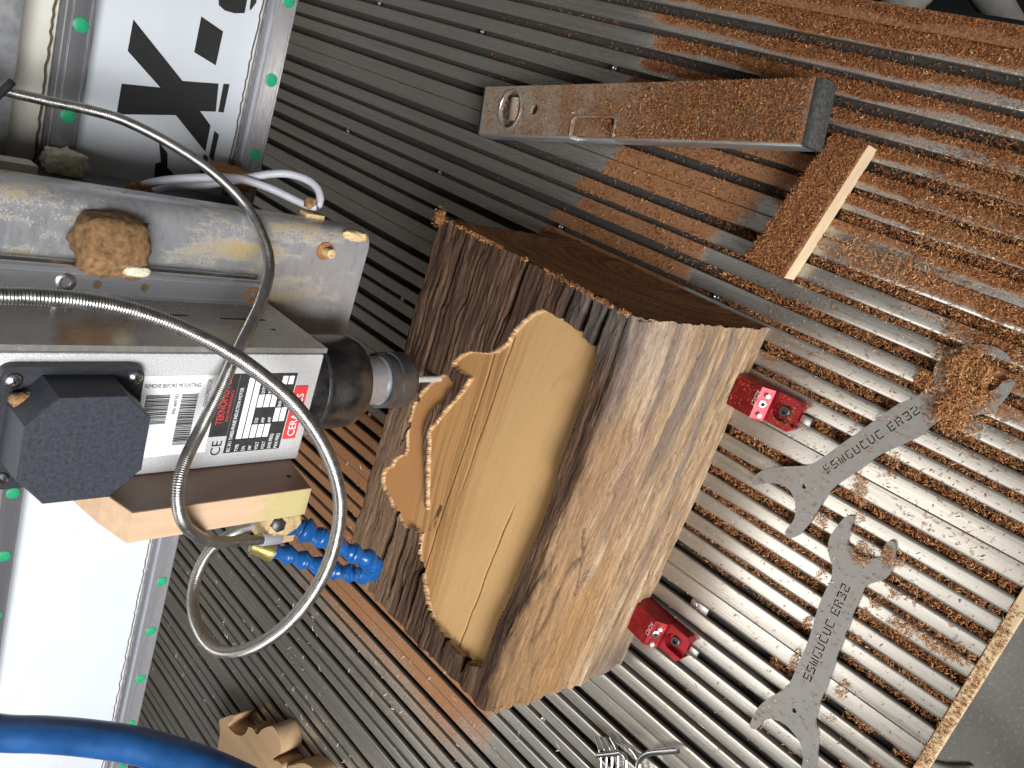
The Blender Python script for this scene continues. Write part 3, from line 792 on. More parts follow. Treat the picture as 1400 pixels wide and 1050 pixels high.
tag(link('trunking', dp.mesh('trunking'), 'cream', None, True, 30), 'cream plastic cable trunking above the column, cut end showing', 'trunking')
lm = lump('foam_lump', (-0.1420, 0.660, 0.4270), (0.0105, 0.010, 0.015), None, 'cream_lump', 31.0, 0.30, 3.0)
tag(lm, 'crumbly cream lump stuck at the foot of the upper rail', 'lump')
lm = lump('sawdust_heap', (-0.1290, 0.655, 0.3000), (0.010, 0.014, 0.020), None, 'rust', 35.0, 0.30, 3.0)
tag(lm, 'dark reddish sawdust heap beneath the lower rail beside the column', 'sawdust')

# ------------------------------------------------------------------ SPINDLE MOTOR
AX, AY = -0.2247, 0.4494
mx0, mx1, my0, my1, mz0 = -0.2641, -0.1853, 0.410, 0.4888, 0.3428
mo = thing('spindle_motor', 'silver milling spindle motor with black terminal box, labels and cutter', 'spindle motor', (AX, AY, 0.187))
part('housing', MB().box((mx0, my0, mz0), (mx1, my1, 0.640), 0.0016), 'silver', mo)
sp_holes = [[(0.4420 + a, 0.3640 + b) for a, b in ellipse(0, 0, 0.0014, 0.0022, 14)],
            [(0.4585 + a, 0.3620 + b) for a, b in [(-0.0015, 0.0), (-0.001, -0.0015), (0.001, -0.0015), (0.0015, 0), (0.0015, 0.030), (0.001, 0.0315), (-0.001, 0.0315), (-0.0015, 0.030)]],
            [(0.4610 + a, 0.4230 + b) for a, b in ellipse(0, 0, 0.0016, 0.0100, 18)],
            [(0.4480 + a, 0.4260 + b) for a, b in ellipse(0, 0, 0.0014, 0.0026, 14)]]
me = plate_mesh('side_plate', [(0.4120, 0.3400), (0.4990, 0.3400), (0.4990, 0.64), (0.4120, 0.64)], sp_holes, 0.0034)
me.transform(Matrix(((0, 0, 1, mx1 + 0.0002), (1, 0, 0, 0), (0, 1, 0, 0), (0, 0, 0, 1))))
link('side_plate', me, 'side_plate', mo, False)
part('plate_backing', MB().box((mx1 - 0.004, 0.4895, 0.345), (mx1 + 0.0001, 0.4985, 0.64)), 'dark_body', mo, False)
# nose, collet nut, cutter
part('spindle_nose', MB().lathe([(0.0345, 0.3427), (0.0348, 0.338), (0.0350, 0.330), (0.0350, 0.300), (0.0343, 0.292), (0.0322, 0.2865), (0.0285, 0.2842), (0.0215, 0.2838)], (AX, AY, 0), seg=56), 'nose_black', mo, True, 40)
part('nose_ring', MB().lathe([(0.0350, 0.3265), (0.0354, 0.3255), (0.0354, 0.3245), (0.0350, 0.3235)], (AX, AY, 0), seg=56, caps=False), 'dark_steel', mo)
part('spindle_shaft', MB().lathe([(0.0185, 0.2845), (0.0188, 0.272), (0.0188, 0.262), (0.0178, 0.2612), (0.0178, 0.2585), (0.0200, 0.2578)], (AX, AY, 0), seg=48), 'shaft', mo, True, 30)
nut = part('collet_nut', MB().lathe([(0.0195, 0.2580), (0.0220, 0.2572), (0.0222, 0.2520), (0.0210, 0.2512), (0.0210, 0.2480), (0.0222, 0.2472), (0.0224, 0.2350), (0.0210, 0.2322), (0.0120, 0.2316), (0.0100, 0.2330), (0.006, 0.2330)], (AX, AY, 0), seg=56), 'collet', mo, True, 25)
part('collet', MB().lathe([(0.0095, 0.2340), (0.0092, 0.2305), (0.0030, 0.2300)], (AX, AY, 0), seg=28), 'dark_steel', mo, True, 30)
part('cutter', MB().lathe([(0.0027, 0.236), (0.0027, 0.193), (0.0024, 0.1885), (0.0012, 0.1868)], (AX, AY, 0), seg=18), 'bit', mo, True, 40)
# terminal box
def rrect(x0, x1, z0, z1, r, n=6):
    out = []
    for cx, cz, a0 in ((x1 - r, z1 - r, 0), (x0 + r, z1 - r, 90), (x0 + r, z0 + r, 180), (x1 - r, z0 + r, 270)):
        for k in range(n + 1):
            a = math.radians(a0 + 90 * k / n)
            out.append((cx + r * math.cos(a), cz + r * math.sin(a)))
    return out
tb = part('terminal_box', MB().prism(rrect(-0.2600, -0.1900, 0.4620, 0.5325, 0.007), my0 - 0.0001, my0 - 0.0065, 'y'), 'plastic_black', mo, True, 35)
fo = [(-0.1955, 0.5129), (-0.1957, 0.4802), (-0.2097, 0.4656), (-0.2416, 0.4650), (-0.2572, 0.4805), (-0.2566, 0.5127), (-0.2402, 0.5272), (-0.2102, 0.5268)]
cx_, cz_ = -0.2262, 0.4963
bo = [(cx_ + (a - cx_) * 1.035, cz_ + (b - cz_) * 1.035) for a, b in fo]
cb = MB()
vs = [(a, my0 - 0.0066, b) for a, b in bo] + [(a, 0.3812, b) for a, b in fo] + [(cx_ + (a - cx_) * 0.985, 0.3802, cz_ + (b - cz_) * 0.985) for a, b in fo]
cb.add(vs, [(i, (i + 1) % 8, 8 + (i + 1) % 8, 8 + i) for i in range(8)] + [(8 + i, 8 + (i + 1) % 8, 16 + (i + 1) % 8, 16 + i) for i in range(8)] + [tuple(range(16, 24))])
part('cover', cb, 'box_cover', tb, False)
for sx, sz in ((-0.1965, 0.4672), (-0.1972, 0.5262), (-0.2535, 0.5262), (-0.2540, 0.4672)):
    s_ = part('screw', MB().lathe([(0.0040, 0.0), (0.0039, 0.0012), (0.0028, 0.0022), (0.0012, 0.0026)], (sx, my0 - 0.0066, sz), (0, -1, 0), 20), 'screw', tb)
    for a in (0.4, 0.4 + math.pi / 2):
        dx, dz = 0.0022 * math.cos(a), 0.0022 * math.sin(a)
        px, pz = 0.0004 * -math.sin(a), 0.0004 * math.cos(a)
        part('slot', MB().prism([(sx - dx - px, sz - dz - pz), (sx + dx - px, sz + dz - pz), (sx + dx + px, sz + dz + pz), (sx - dx + px, sz - dz + pz)], my0 - 0.0093, my0 - 0.0088, 'y'), 'black_hole', s_, False)
lump('sawdust_cake', (-0.2055, 0.3985, 0.5230), (0.0040, 0.0030, 0.0055), tb, 'clump', 41.0, 0.25)
# labels
FR = lambda x, zz, d: Matrix.Translation((x, my0 - d, zz)) @ Matrix.Rotation(math.pi / 2, 4, 'X')
lab = part('shipping_label', MB().box((-0.2520, my0 - 0.0003, 0.4128), (-0.1990, my0 + 0.0005, 0.4640)), 'white_paper', mo, False)
def fpoly(parent, x0, x1, z0, z1, d, mat, name):
    return part(name, MB().box((x0, my0 - d, z0), (x1, my0 - d + 0.00012, z1)), mat, parent, False)
tm = FR(-0.2065, 0.4580, 0.00050) @ Matrix.Rotation(-math.pi / 2, 4, 'Z')
link('lettering', text_mesh('REMOVE BEFORE MOUNTING', 0.0037, tm, squash=0.68), 'ink', lab)
def barcode(z0, z1, x0, x1, seed):
    rr = random.Random(seed)
    mb = MB(); x = x0
    while x < x1:
        w = rr.choice((0.00025, 0.0005, 0.0009))
        mb.box((x, my0 - 0.00055, z0), (min(x + w, x1), my0 - 0.00043, z1))
        x += w + rr.choice((0.0003, 0.0005))
    part('barcode', mb, 'ink', lab, False)
barcode(0.4420, 0.4560, -0.2300, -0.2110, 1)
barcode(0.4250, 0.4350, -0.2450, -0.2110, 2)
link('lettering', text_mesh('S/N', 0.0030, FR(-0.2150, 0.4585, 0.0005), squash=0.9), 'ink', lab)
link('lettering', text_mesh('P/N: 4047302', 0.0030, FR(-0.2240, 0.4370, 0.0005), squash=0.8), 'ink', lab)
link('lettering', text_mesh('TEKNOMOTOR', 0.0038, FR(-0.2200, 0.4180, 0.0005), squash=0.7), 'ink_grey', lab)
np_ = part('nameplate', MB().box((-0.2540, my0 - 0.0005, 0.3600), (-0.1983, my0 + 0.0005, 0.4000)), 'ink', mo, False)
hd = part('nameplate_header', MB().box((-0.2415, my0 - 0.0005, 0.4004), (-0.1983, my0 + 0.0005, 0.4125)), 'ink', mo, False)
link('lettering', text_mesh('TEKNOMOTOR', 0.0068, FR(-0.2330, 0.4055, 0.0007), squash=0.72), 'red_ink', hd)
link('lettering', text_mesh('ELECTROMECHANICS', 0.0026, FR(-0.2310, 0.4022, 0.0007), squash=0.85), 'red_ink', hd)
link('lettering', text_mesh('CE', 0.0095, FR(-0.2555, 0.4025, 0.0003), squash=0.95), 'ink', mo)
link('lettering', text_mesh('IEC 34.1 THREE-PHASE INDUCTION MOTOR', 0.0033, FR(-0.2532, 0.3962, 0.0007), squash=0.70), 'white_paper', np_)
rows = [(0.3915, 'TYPE', [(-0.2440, -0.2010)]), (0.3868, 'S.N.', [(-0.2440, -0.2010)]), (0.3821, 'kW', [(-0.2440, -0.2345), (-0.2220, -0.2130)]),
        (0.3774, 'VOLT', [(-0.2440, -0.2345), (-0.2220, -0.2130)]), (0.3727, 'VOLT', [(-0.2440, -0.2345), (-0.2220, -0.2130)]),
        (0.3680, 'BASE FREQ', [(-0.2330, -0.2230), (-0.2060, -0.2000)]), (0.3633, 'MAX FREQ', [(-0.2330, -0.2230), (-0.2060, -0.2000)])]
words = {0.3821: [(-0.2335, 'COS'), (-0.2122, 'DUTY C.')], 0.3774: [(-0.2335, 'AMP'), (-0.2122, 'INS. CL')], 0.3727: [(-0.2335, 'AMP'), (-0.2122, 'IP')],
         0.3680: [(-0.2222, 'BASE RPM')], 0.3633: [(-0.2222, 'MAX RPM')]}
for zz, w, boxes in rows:
    link('lettering', text_mesh(w, 0.0034, FR(-0.2533, zz - 0.0010, 0.0007), squash=0.68), 'white_paper', np_)
    for a, b in boxes:
        fpoly(np_, a, b, zz - 0.0015, zz + 0.0023, 0.00075, 'white_paper', 'blank_field')
    for a, w2 in words.get(zz, []):
        link('lettering', text_mesh(w2, 0.0032, FR(a, zz - 0.0010, 0.0007), squash=0.62), 'white_paper', np_)
rs = part('red_sticker', MB().box((-0.2470, my0 - 0.0008, 0.3495), (-0.2075, my0 + 0.0005, 0.3590)), 'red_ink', mo, False)
link('lettering', text_mesh('CERAMICS', 0.0078, FR(-0.2450, 0.3515, 0.0010), squash=0.88), 'white_paper', rs)

# ------------------------------------------------------------------ BOARD BRACKET AND COOLANT NOZZLE
bk = thing('board_bracket', 'brown laminated board with raw pale edge fixed beside the motor', 'board', (-0.274, 0.40, 0.345))
bx0, bx1 = -0.2845, -0.2643
prof = [(0.3735, 0.3535), (0.4700, 0.3400), (0.4700, 0.4900), (0.3965, 0.4760), (0.3735, 0.4690)]
part('board', MB().prism(prof, bx0, bx1 - 0.0006, 'x'), 'raw_edge', bk, False)
part('laminate_face', MB().prism([(0.3737, 0.3540), (0.4700, 0.3405), (0.4700, 0.4898), (0.3966, 0.4757), (0.3737, 0.4687)], bx1 - 0.00055, bx1 - 0.0001, 'x'), 'laminate', bk, False)
part('screw_hole', MB().lathe([(0.0017, 0.0), (0.0017, 0.0003)], (bx1 - 0.0001, 0.3900, 0.3610), (1, 0, 0), 14), 'black_hole', bk, False)
nz = thing('coolant_nozzle', 'blue segmented coolant hose bent in a U under the board bracket', 'coolant hose', tuple(LOCLINE[0]))
lp = spline(LOCLINE, 0.0117)
# ball-and-socket links along the path
for i in range(len(lp) - 1):
    a, b = Vector(lp[i]), Vector(lp[i + 1])
    h = (b - a).length
    k = 1.22 if i < 2 else 1.0
    part('hose_link', MB().lathe([(0.0050 * k, -0.0010), (0.0074 * k, 0.0), (0.0078 * k, 0.0012), (0.0076 * k, 0.0024), (0.0056 * k, h * 0.48), (0.0047 * k, h * 0.62), (0.0056 * k, h * 0.78), (0.0063 * k, h * 0.95), (0.0054 * k, h * 1.12)], a, b - a, 24), 'loc_blue', nz, True, 45)
a, b = Vector(NOZZLE_FIT[0]), Vector(NOZZLE_FIT[1])
part('nozzle_tip', MB().lathe([(0.0082, -0.001), (0.0085, 0.003), (0.0072, 0.010), (0.0062, 0.0165), (0.0040, 0.017)], a, b - a, 22), 'brass', nz, True, 40)
part('manifold', MB().box((-0.3290, 0.4020, 0.3330), (-0.3020, 0.4260, 0.3560), 0.002), 'clump_pale', nz)
lump('sawdust_cake', (-0.3120, 0.4060, 0.3430), (0.0090, 0.0080, 0.0120), nz, 'clump_pale', 51.0, 0.30, 3.0)
part('fitting', MB().lathe([(0.0085, -0.006), (0.0090, 0.002), (0.0080, 0.003), (0.0080, 0.006)], Vector(LOCLINE[0]) + Vector((0.001, 0.004, 0.004)), Vector(LOCLINE[1]) - Vector(LOCLINE[0]), 20), 'brass', nz)
part('screw', MB().lathe([(0.0050, 0), (0.0050, 0.006), (0.0040, 0.0066)], (-0.3110, 0.4035, 0.3510), (0.3, -1, 0.2), 6), 'dark_steel', nz)
part('mount', MB().box((-0.3030, 0.408, 0.338), (-0.2850, 0.424, 0.360), 0.001), 'brass', nz)

# ------------------------------------------------------------------ METAL HOSES
HOSE_A = [(-0.075, 0.66, 0.66), (-0.083, 0.645, 0.57)] + HOSE_A
HOSE_B = [(-0.165, 0.42, 0.70), (-0.152, 0.392, 0.62)] + HOSE_B
BLUE_HOSE = [(-0.42, 0.50, 0.68), (-0.395, 0.43, 0.60)] + BLUE_HOSE + [(-0.40, 0.13, 0.36), (-0.48, -0.02, 0.22), (-0.58, -0.12, 0.0), (-0.64, -0.16, -0.35), (-0.66, -0.17, -0.74)]
def flex(path, r, period, depth):
    pts = spline(path, period / 4)
    return MB().tube(pts, lambda L: r - depth * (0.5 - 0.5 * math.cos(2 * math.pi * L / period)), 14)
h = thing('metal_hose', 'thin stainless flexible hose hanging across column and motor to the nozzle', 'metal hose', tuple(HOSE_A[-1]))
part('corrugated_tube', flex(HOSE_A, 0.0037, 0.00125, 0.00045), 'flex', h, True, None)
e, e2 = Vector(HOSE_A[-1]), Vector(HOSE_A[-2])
part('ferrule', MB().lathe([(0.0046, -0.014), (0.0048, -0.012), (0.0048, 0.002), (0.0040, 0.003)], e, e - e2, 18), 'cable', h, True, 40)
h = thing('metal_hose', 'thick stainless flexible hose curling in a big loop over the motor labels', 'metal hose', tuple(HOSE_B[-1]))
part('corrugated_tube', flex(HOSE_B, 0.0043, 0.00140, 0.00055), 'flex', h, True, None)
e, e2 = Vector(HOSE_B[-1]), Vector(HOSE_B[-2])
part('ferrule', MB().lathe([(0.0052, -0.012), (0.0054, -0.010), (0.0054, 0.003), (0.0046, 0.004)], e, e - e2, 18), 'cable', h, True, 40)
bh = MB().tube(spline(BLUE_HOSE, 0.006), 0.0092, 24)
tag(link('air_hose', bh.mesh('air_hose'), 'hose_blue', None, True), 'thick shiny blue rubber hose crossing in front of the white gantry', 'hose')

# ------------------------------------------------------------------ WOOD BLOCK
BX0, BX1, BYB, BH = -0.4390, -0.1000, 0.5000, 0.194
nu = 520
U = np.linspace(BX0, BX1, nu)
za = np.array(ARRIS_Z)
arr_z = np.interp(U, za[:, 0], za[:, 1]) + 0.0022 * (fbm(U * 35, U * 0 + 3, None, 4) - 0.5) * 2
arr_y = 0.2825 + 0.0030 * (fbm(U * 25 + 5, U * 0 + 3, None, 4) - 0.5) * 2
far_y = np.interp(U, [BX0, BX1], [0.4925, 0.5030]) + 0.0030 * (fbm(U * 40 + 15, U * 0 + 1, None, 4) - 0.5) * 2
zf = np.linspace(0, 1, 200)
yt = np.linspace(0, 1, 330)
zb = np.linspace(1, 0, 14)[1:]
rowsY, rowsZ, S = [], [], []
for t_ in zf:
    rowsY.append(0.2800 + (arr_y - 0.2800) * sst(0.6, 1, t_)); rowsZ.append(arr_z * t_); S.append(0.212 * t_)
for t_ in yt[1:]:
    yy = arr_y + (far_y - arr_y) * t_
    rr = sst(0.365, 0.285, yy)
    rowsY.append(yy); rowsZ.append(BH + (arr_z - BH) * rr); S.append(0.212 + 0.215 * t_)
for t_ in zb:
    rowsY.append(far_y + 0); rowsZ.append(BH * t_ + 0 * U); S.append(0.212 + 0.215 + BH * (1 - t_))
Yb = np.array(rowsY); Zb = np.array(rowsZ); Sv = np.array(S)
Xb = np.repeat(U[None, :], len(Sv), 0)
nF, nT = len(zf), len(zf) + len(yt) - 1
# round the arris
def smooth_rows(A, i0, i1, it):
    for _ in range(it):
        A[i0:i1] = (A[i0 - 1:i1 - 1] + A[i0:i1] + A[i0 + 1:i1 + 1]) / 3
ix = nF - 1
for A in (Yb, Zb):
    smooth_rows(A, ix - 10, ix + 12, 14)
    smooth_rows(A, nT - 10, nT + 3, 6)
gy = np.gradient(Yb, axis=0); gz = np.gradient(Zb, axis=0)
ln = np.hypot(gy, gz) + 1e-9
NY, NZ = -gz / ln, gy / ln                       # outward normal in the yz plane (x runs along the grain)
Sg = np.repeat(Sv[:, None], nu, 1)
top = sst(nF - 6, nF + 10, np.arange(len(Sv)))[:, None] * np.ones((1, nu))
warp = 0.0045 * (fbm(Xb * 4, Sg * 9, None, 2) - 0.5)
kn = np.exp(-((Xb + 0.205) / 0.020) ** 2 - ((Sg - 0.160) / 0.016) ** 2)
kn2 = np.exp(-((Xb + 0.325) / 0.018) ** 2 - ((Sg - 0.145) / 0.012) ** 2)
q = Sg + warp + 0.009 * kn + 0.006 * kn2
rid = 0.6 * (fbm(Xb * 9, q * 150, None, 4) - 0.5) + 0.4 * (fbm(Xb * 60, q * 110, None, 4) - 0.5)
rid2 = fbm(Xb * 45 + 9, q * 430, None, 4) - 0.5
low = fbm(Xb * 7 + 3, Sg * 16, None, 3) - 0.5
flake = sst(0.50, 0.515, fbm(Xb * 10 + 70, q * 95, None, 4)) + sst(0.56, 0.572, fbm(Xb * 15 + 90, q * 150, None, 4))
D = 0.0011 * flake * (1 - 0.4 * top) + 0.0050 * low * (0.35 + 0.65 * (1 - top)) + (0.0034 * rid + 0.0017 * rid2) * (0.5 + 0.5 * top)
# splits along the grain
ck = np.abs(fbm(Xb * 5 + 40, q * 75, None, 3) - 0.5)
gate = sst(0.50, 0.62, fbm(Xb * 9 + 20, Sg * 30, None, 2))
split = sst(0.030, 0.0, ck) * gate
D -= split * (0.0050 * top + 0.0026 * (1 - top))
crack = split * 0.75
def cut(x0, x1, s0, s1, depth, wid, seed):
    global D, crack
    t_ = np.clip((Xb - x0) / (x1 - x0), 0, 1)
    line = s0 + (s1 - s0) * t_ + 0.0035 * (fbm(Xb * 30 + seed, Xb * 0 + seed, None, 3) - 0.5)
    w_ = wid * np.clip(np.minimum(Xb - x0, x1 - Xb) / 0.02, 0, 1) ** 0.6
    m_ = np.where((Xb > x0) & (Xb < x1), sst(1.0, 0.25, np.abs(Sg - line) / np.maximum(w_, 1e-5)), 0)
    D = D - depth * m_
    crack = np.maximum(crack, m_)
ST = lambda y: 0.212 + 0.215 * (y - 0.285) / (0.497 - 0.285)
cut(-0.42, -0.098, ST(0.402), ST(0.396), 0.010, 0.0012, 1)
cut(-0.30, -0.098, ST(0.467), ST(0.464), 0.009, 0.0020, 2)
cut(-0.22, -0.098, ST(0.446), ST(0.441), 0.006, 0.0014, 3)
cut(-0.26, -0.13, ST(0.480), ST(0.478), 0.005, 0.0012, 4)
cut(-0.155, -0.097, ST(0.330), ST(0.326), 0.011, 0.0045, 5)
cut(-0.150, -0.097, ST(0.314), ST(0.311), 0.010, 0.0035, 6)
cut(-0.165, -0.097, ST(0.350), ST(0.345), 0.006, 0.0022, 7)
cut(-0.430, -0.345, ST(0.452), ST(0.446), 0.010, 0.0045, 8)
cut(-0.432, -0.330, ST(0.428), ST(0.430), 0.008, 0.0035, 9)
cut(-0.432, -0.36, ST(0.400), ST(0.404), 0.010, 0.0040, 10)
cut(-0.432, -0.395, ST(0.325), ST(0.327), 0.012, 0.0060, 11)
cut(-0.432, -0.395, ST(0.352), ST(0.350), 0.008, 0.0035, 12)
cut(-0.255, -0.19, 0.088, 0.082, 0.009, 0.0016, 13)
cut(-0.20, -0.135, 0.045, 0.040, 0.009, 0.0017, 14)
cut(-0.185, -0.125, 0.030, 0.027, 0.008, 0.0014, 15)
cut(-0.40, -0.335, 0.078, 0.070, 0.010, 0.0018, 16)
cut(-0.36, -0.28, 0.098, 0.095, 0.009, 0.0016, 17)
cut(-0.34, -0.30, 0.150, 0.140, 0.009, 0.0028, 18)
cut(-0.415, -0.375, 0.110, 0.104, 0.006, 0.0013, 19)
for k_ in range(16):
    rr_ = random.Random(100 + k_)
    xa = rr_.uniform(-0.43, -0.17); ss_ = rr_.uniform(0.012, 0.185)
    cut(xa, xa + rr_.uniform(0.03, 0.085), ss_, ss_ + rr_.uniform(-0.003, 0.003), rr_.uniform(0.002, 0.005), rr_.uniform(0.0006, 0.0011), 200 + k_)
# an oblique split below the arris
x_a, s_a, x_b, s_b = -0.272, 0.178, -0.338, 0.150
tt = np.clip(((Xb - x_a) * (x_b - x_a) + (Sg - s_a) * (s_b - s_a)) / ((x_b - x_a) ** 2 + (s_b - s_a) ** 2), 0, 1)
dd = np.hypot(Xb - x_a - tt * (x_b - x_a), Sg - s_a - tt * (s_b - s_a))
m_ = sst(0.0022, 0.0006, dd)
D -= 0.008 * m_; crack = np.maximum(crack, m_)
# pocket cut by the mill, on the top
depth = np.zeros_like(D)
rows = slice(nF - 8, nT)
px, py = Xb[rows], Yb[rows]
sd = sdist(POCKET, px, py)
sd = sd + 0.00035 * np.sin(px * 1700 + 3 * np.sin(py * 400)) * np.cos(py * 1500) + 0.0008 * (fbm(px * 400, py * 400, None, 2) - 0.5)
ins = sst(0.0003, -0.0005, sd)
depth[rows] = ins
floor_z = 0.1902 - 0.0050 * np.clip((0.425 - Yb) / 0.125, 0, 1) ** 1.4 + 0.00012 * np.sin((Xb * 0.5 + Yb) * 2600) + 0.0012 * (fbm(Xb * 10, Yb * 14, None, 2) - 0.5)
fade = np.ones_like(D)
Xo = Xb + 0.0
D *= fade
Yo = Yb + NY * D
Zo = Zb + NZ * D
scar = np.zeros_like(D)
Zo = Zo * (1 - depth) + floor_z * depth
Yo = Yo * (1 - depth) + Yb * depth
# splits run on, thin, through the cut floor
fl_ck = np.maximum(sst(0.0009, 0.0002, np.abs(Yb - (0.4005 + 0.012 * (Xb + 0.25) + 0.003 * (fbm(Xb * 25, Xb * 0, None, 3) - 0.5)))),
                   sst(0.0008, 0.0002, np.abs(Yb - (0.336 - 0.03 * (Xb + 0.33) + 0.003 * (fbm(Xb * 30 + 7, Xb * 0, None, 3) - 0.5)))) * sst(-0.27, -0.30, Xb))
fl_ck = np.maximum(fl_ck, 0.8 * sst(0.0009, 0.0002, np.abs(Yb - (0.388 + 0.003 * (fbm(Xb * 20 + 3, Xb * 0, None, 3) - 0.5)))) * sst(0.45, 0.6, fbm(Xb * 14, Xb * 0 + 8, None, 2)))
Zo -= depth * 0.0010 * fl_ck
scar = depth * np.where((np.abs(Yb - (0.4035 - 0.10 * (Xb + 0.325))) < 0.0022) & (Xb < -0.322) & (Xb > -0.350), 1.0, 0)
# ragged ends
endj = 0.0030 * (fbm(Sg * 140, Sg * 0 + 1, None, 4) - 0.5)
Xo += np.where(Xb > BX1 - 0.004, endj, 0) + np.where(Xb < BX0 + 0.004, 2.5 * endj - 0.004 * top, 0)
# ---- colours of the wood, with shade painted along the pocket's near lip
def mixn(a, b, t):
    return a + (b - a) * np.clip(t, 0, 1)[..., None]
cA, cB, cC = np.array((0.058, 0.033, 0.021)), np.array((0.125, 0.070, 0.042)), np.array((0.020, 0.013, 0.010))
g1 = fbm(Xb * 22, q * 260, None, 5)
g2 = fbm(Xb * 4 + 8, q * 40, None, 3)
ctop = mixn(np.broadcast_to(cA, D.shape + (3,)), cB, sst(0.40, 0.68, g1) * 0.8 + 0.5 * sst(0.5, 0.7, g2))
ctop = mixn(ctop, np.array((0.20, 0.125, 0.075)), 0.7 * sst(-0.24, -0.34, Xb + 0.15 * (g2 - 0.5)) * sst(0.40, 0.44, Yb))
ctop = mixn(ctop, np.array((0.13, 0.125, 0.115)), 0.55 * sst(-0.16, -0.11, Xb) * sst(0.36, 0.32, Yb))
fT, fG, fP, fO = np.array((0.43, 0.283, 0.165)), np.array((0.205, 0.162, 0.135)), np.array((0.23, 0.140, 0.112)), np.array((0.37, 0.205, 0.085))
cf = np.broadcast_to(fT, D.shape + (3,))
cf = mixn(cf, np.array((0.44, 0.35, 0.275)), 0.65 * sst(-0.20, -0.12, Xb) * sst(0.10, 0.18, Sg))
cf = mixn(cf, np.array((0.37, 0.245, 0.145)), sst(0.45, 0.65, fbm(Xb * 12 + 2, q * 110, None, 5)) * 0.8)
cf = mixn(cf, np.array((0.62, 0.47, 0.31)), sst(0.52, 0.70, fbm(Xb * 16 + 22, q * 150, None, 5)) * 0.6)
cf = cf * (0.82 + 0.16 * flake)[..., None]
cf = mixn(cf, np.array((0.20, 0.125, 0.075)), sst(0.60, 0.72, fbm(Xb * 26 + 52, q * 300, None, 4)) * 0.55)
gq = q - 0.10 * (Xb + 0.2) * 0.35
cf = mixn(cf, fG, 0.75 * sst(0.55, 0.68, fbm(Xb * 6 + 11, gq * 45, None, 5)) * sst(-0.40, -0.22, Xb))
cf = mixn(cf, fP, 0.45 * sst(0.58, 0.70, fbm(Xb * 14 + 31, q * 60, None, 4)))
cf = mixn(cf, fO, 0.85 * sst(-0.27, -0.36, Xb + 0.1 * (g2 - 0.5)) * sst(0.06, 0.13, Sg + 0.04 * (g2 - 0.5)))
cf = mixn(cf, fG * 0.8, 0.7 * sst(-0.38, -0.43, Xb) * sst(0.09, 0.03, Sg))
cf = mixn(cf, np.array((0.33, 0.195, 0.10)), 0.8 * sst(0.150, 0.185, Sg + 0.05 * (g2 - 0.5)) * sst(-0.16, -0.20, Xb))
fine = fbm(Xb * 70, q * 1100, None, 3)
cf = cf * (0.66 + 0.52 * fine)[..., None]
ctop = ctop * (0.70 + 0.60 * fine)[..., None] * (0.9 + 0.12 * flake)[..., None]
edge_t = sst(nF - 14, nF + 14, np.arange(len(Sv))[:, None] + 26 * (fbm(Xb * 30, Sg * 120, None, 3) - 0.5))
col = cf * (1 - edge_t[..., None]) + ctop * edge_t[..., None]
back = (np.arange(len(Sv)) >= nT)[:, None] * np.ones((1, nu))
col = mixn(col, cC, 0.85 * crack)
# freshly cut floor and walls
rings = fbm(Xb * 2.2 + 4, Yb * 620 + 40 * fbm(Xb * 4, Yb * 20, None, 2), None, 3)
pale, mid_, brn = np.array((0.47, 0.288, 0.127)), np.array((0.39, 0.208, 0.080)), np.array((0.34, 0.165, 0.062))
zone = sst(0.365, 0.400, Yb + 0.02 * (fbm(Xb * 6, Yb * 30, None, 2) - 0.5) - 0.03 * (Xb + 0.25))
cfr = mixn(np.broadcast_to(pale, D.shape + (3,)), mid_, zone)
cfr = mixn(cfr, brn, sst(0.425, 0.440, Yb) * 0.9)
cfr = mixn(cfr, mid_ * 0.62, 0.75 * sst(0.52, 0.66, rings) * (0.20 + 0.8 * zone) * sst(0.446, 0.424, Yb))
cfr = mixn(cfr, np.array((0.40, 0.23, 0.095)), 0.55 * sst(0.335, 0.312, Yb + 0.012 * (fbm(Xb * 5, Yb * 25, None, 2) - 0.5)))  # near lip's shadow on the floor, painted as a browner band
cfr = mixn(cfr, np.array((0.11, 0.045, 0.018)), 0.85 * fl_ck)
cfr = mixn(cfr, np.array((0.05, 0.032, 0.022)), 0.9 * scar * sst(0.35, 0.6, fbm(Xb * 90, Yb * 200, None, 2)))
wall = (ins_full := depth) * (1 - sst(0.4, 0.995, depth))
col = mixn(col, cfr, sst(0.12, 0.4, depth))
col = mixn(col, np.array((0.72, 0.50, 0.29)), 0.8 * sst(0.05, 0.3, depth) * sst(0.999, 0.9, depth))
nv = D.size
V = np.stack([Xo, Yo, Zo], -1).reshape(-1, 3)
nr = len(Sv)
a = (np.arange(nr - 1)[:, None] * nu + np.arange(nu - 1)[None, :]).ravel()
F = [np.stack([a, a + 1, a + nu + 1, a + nu], -1)]
colv = col.reshape(-1, 3); frv = sst(0.2, 0.8, depth).ravel()
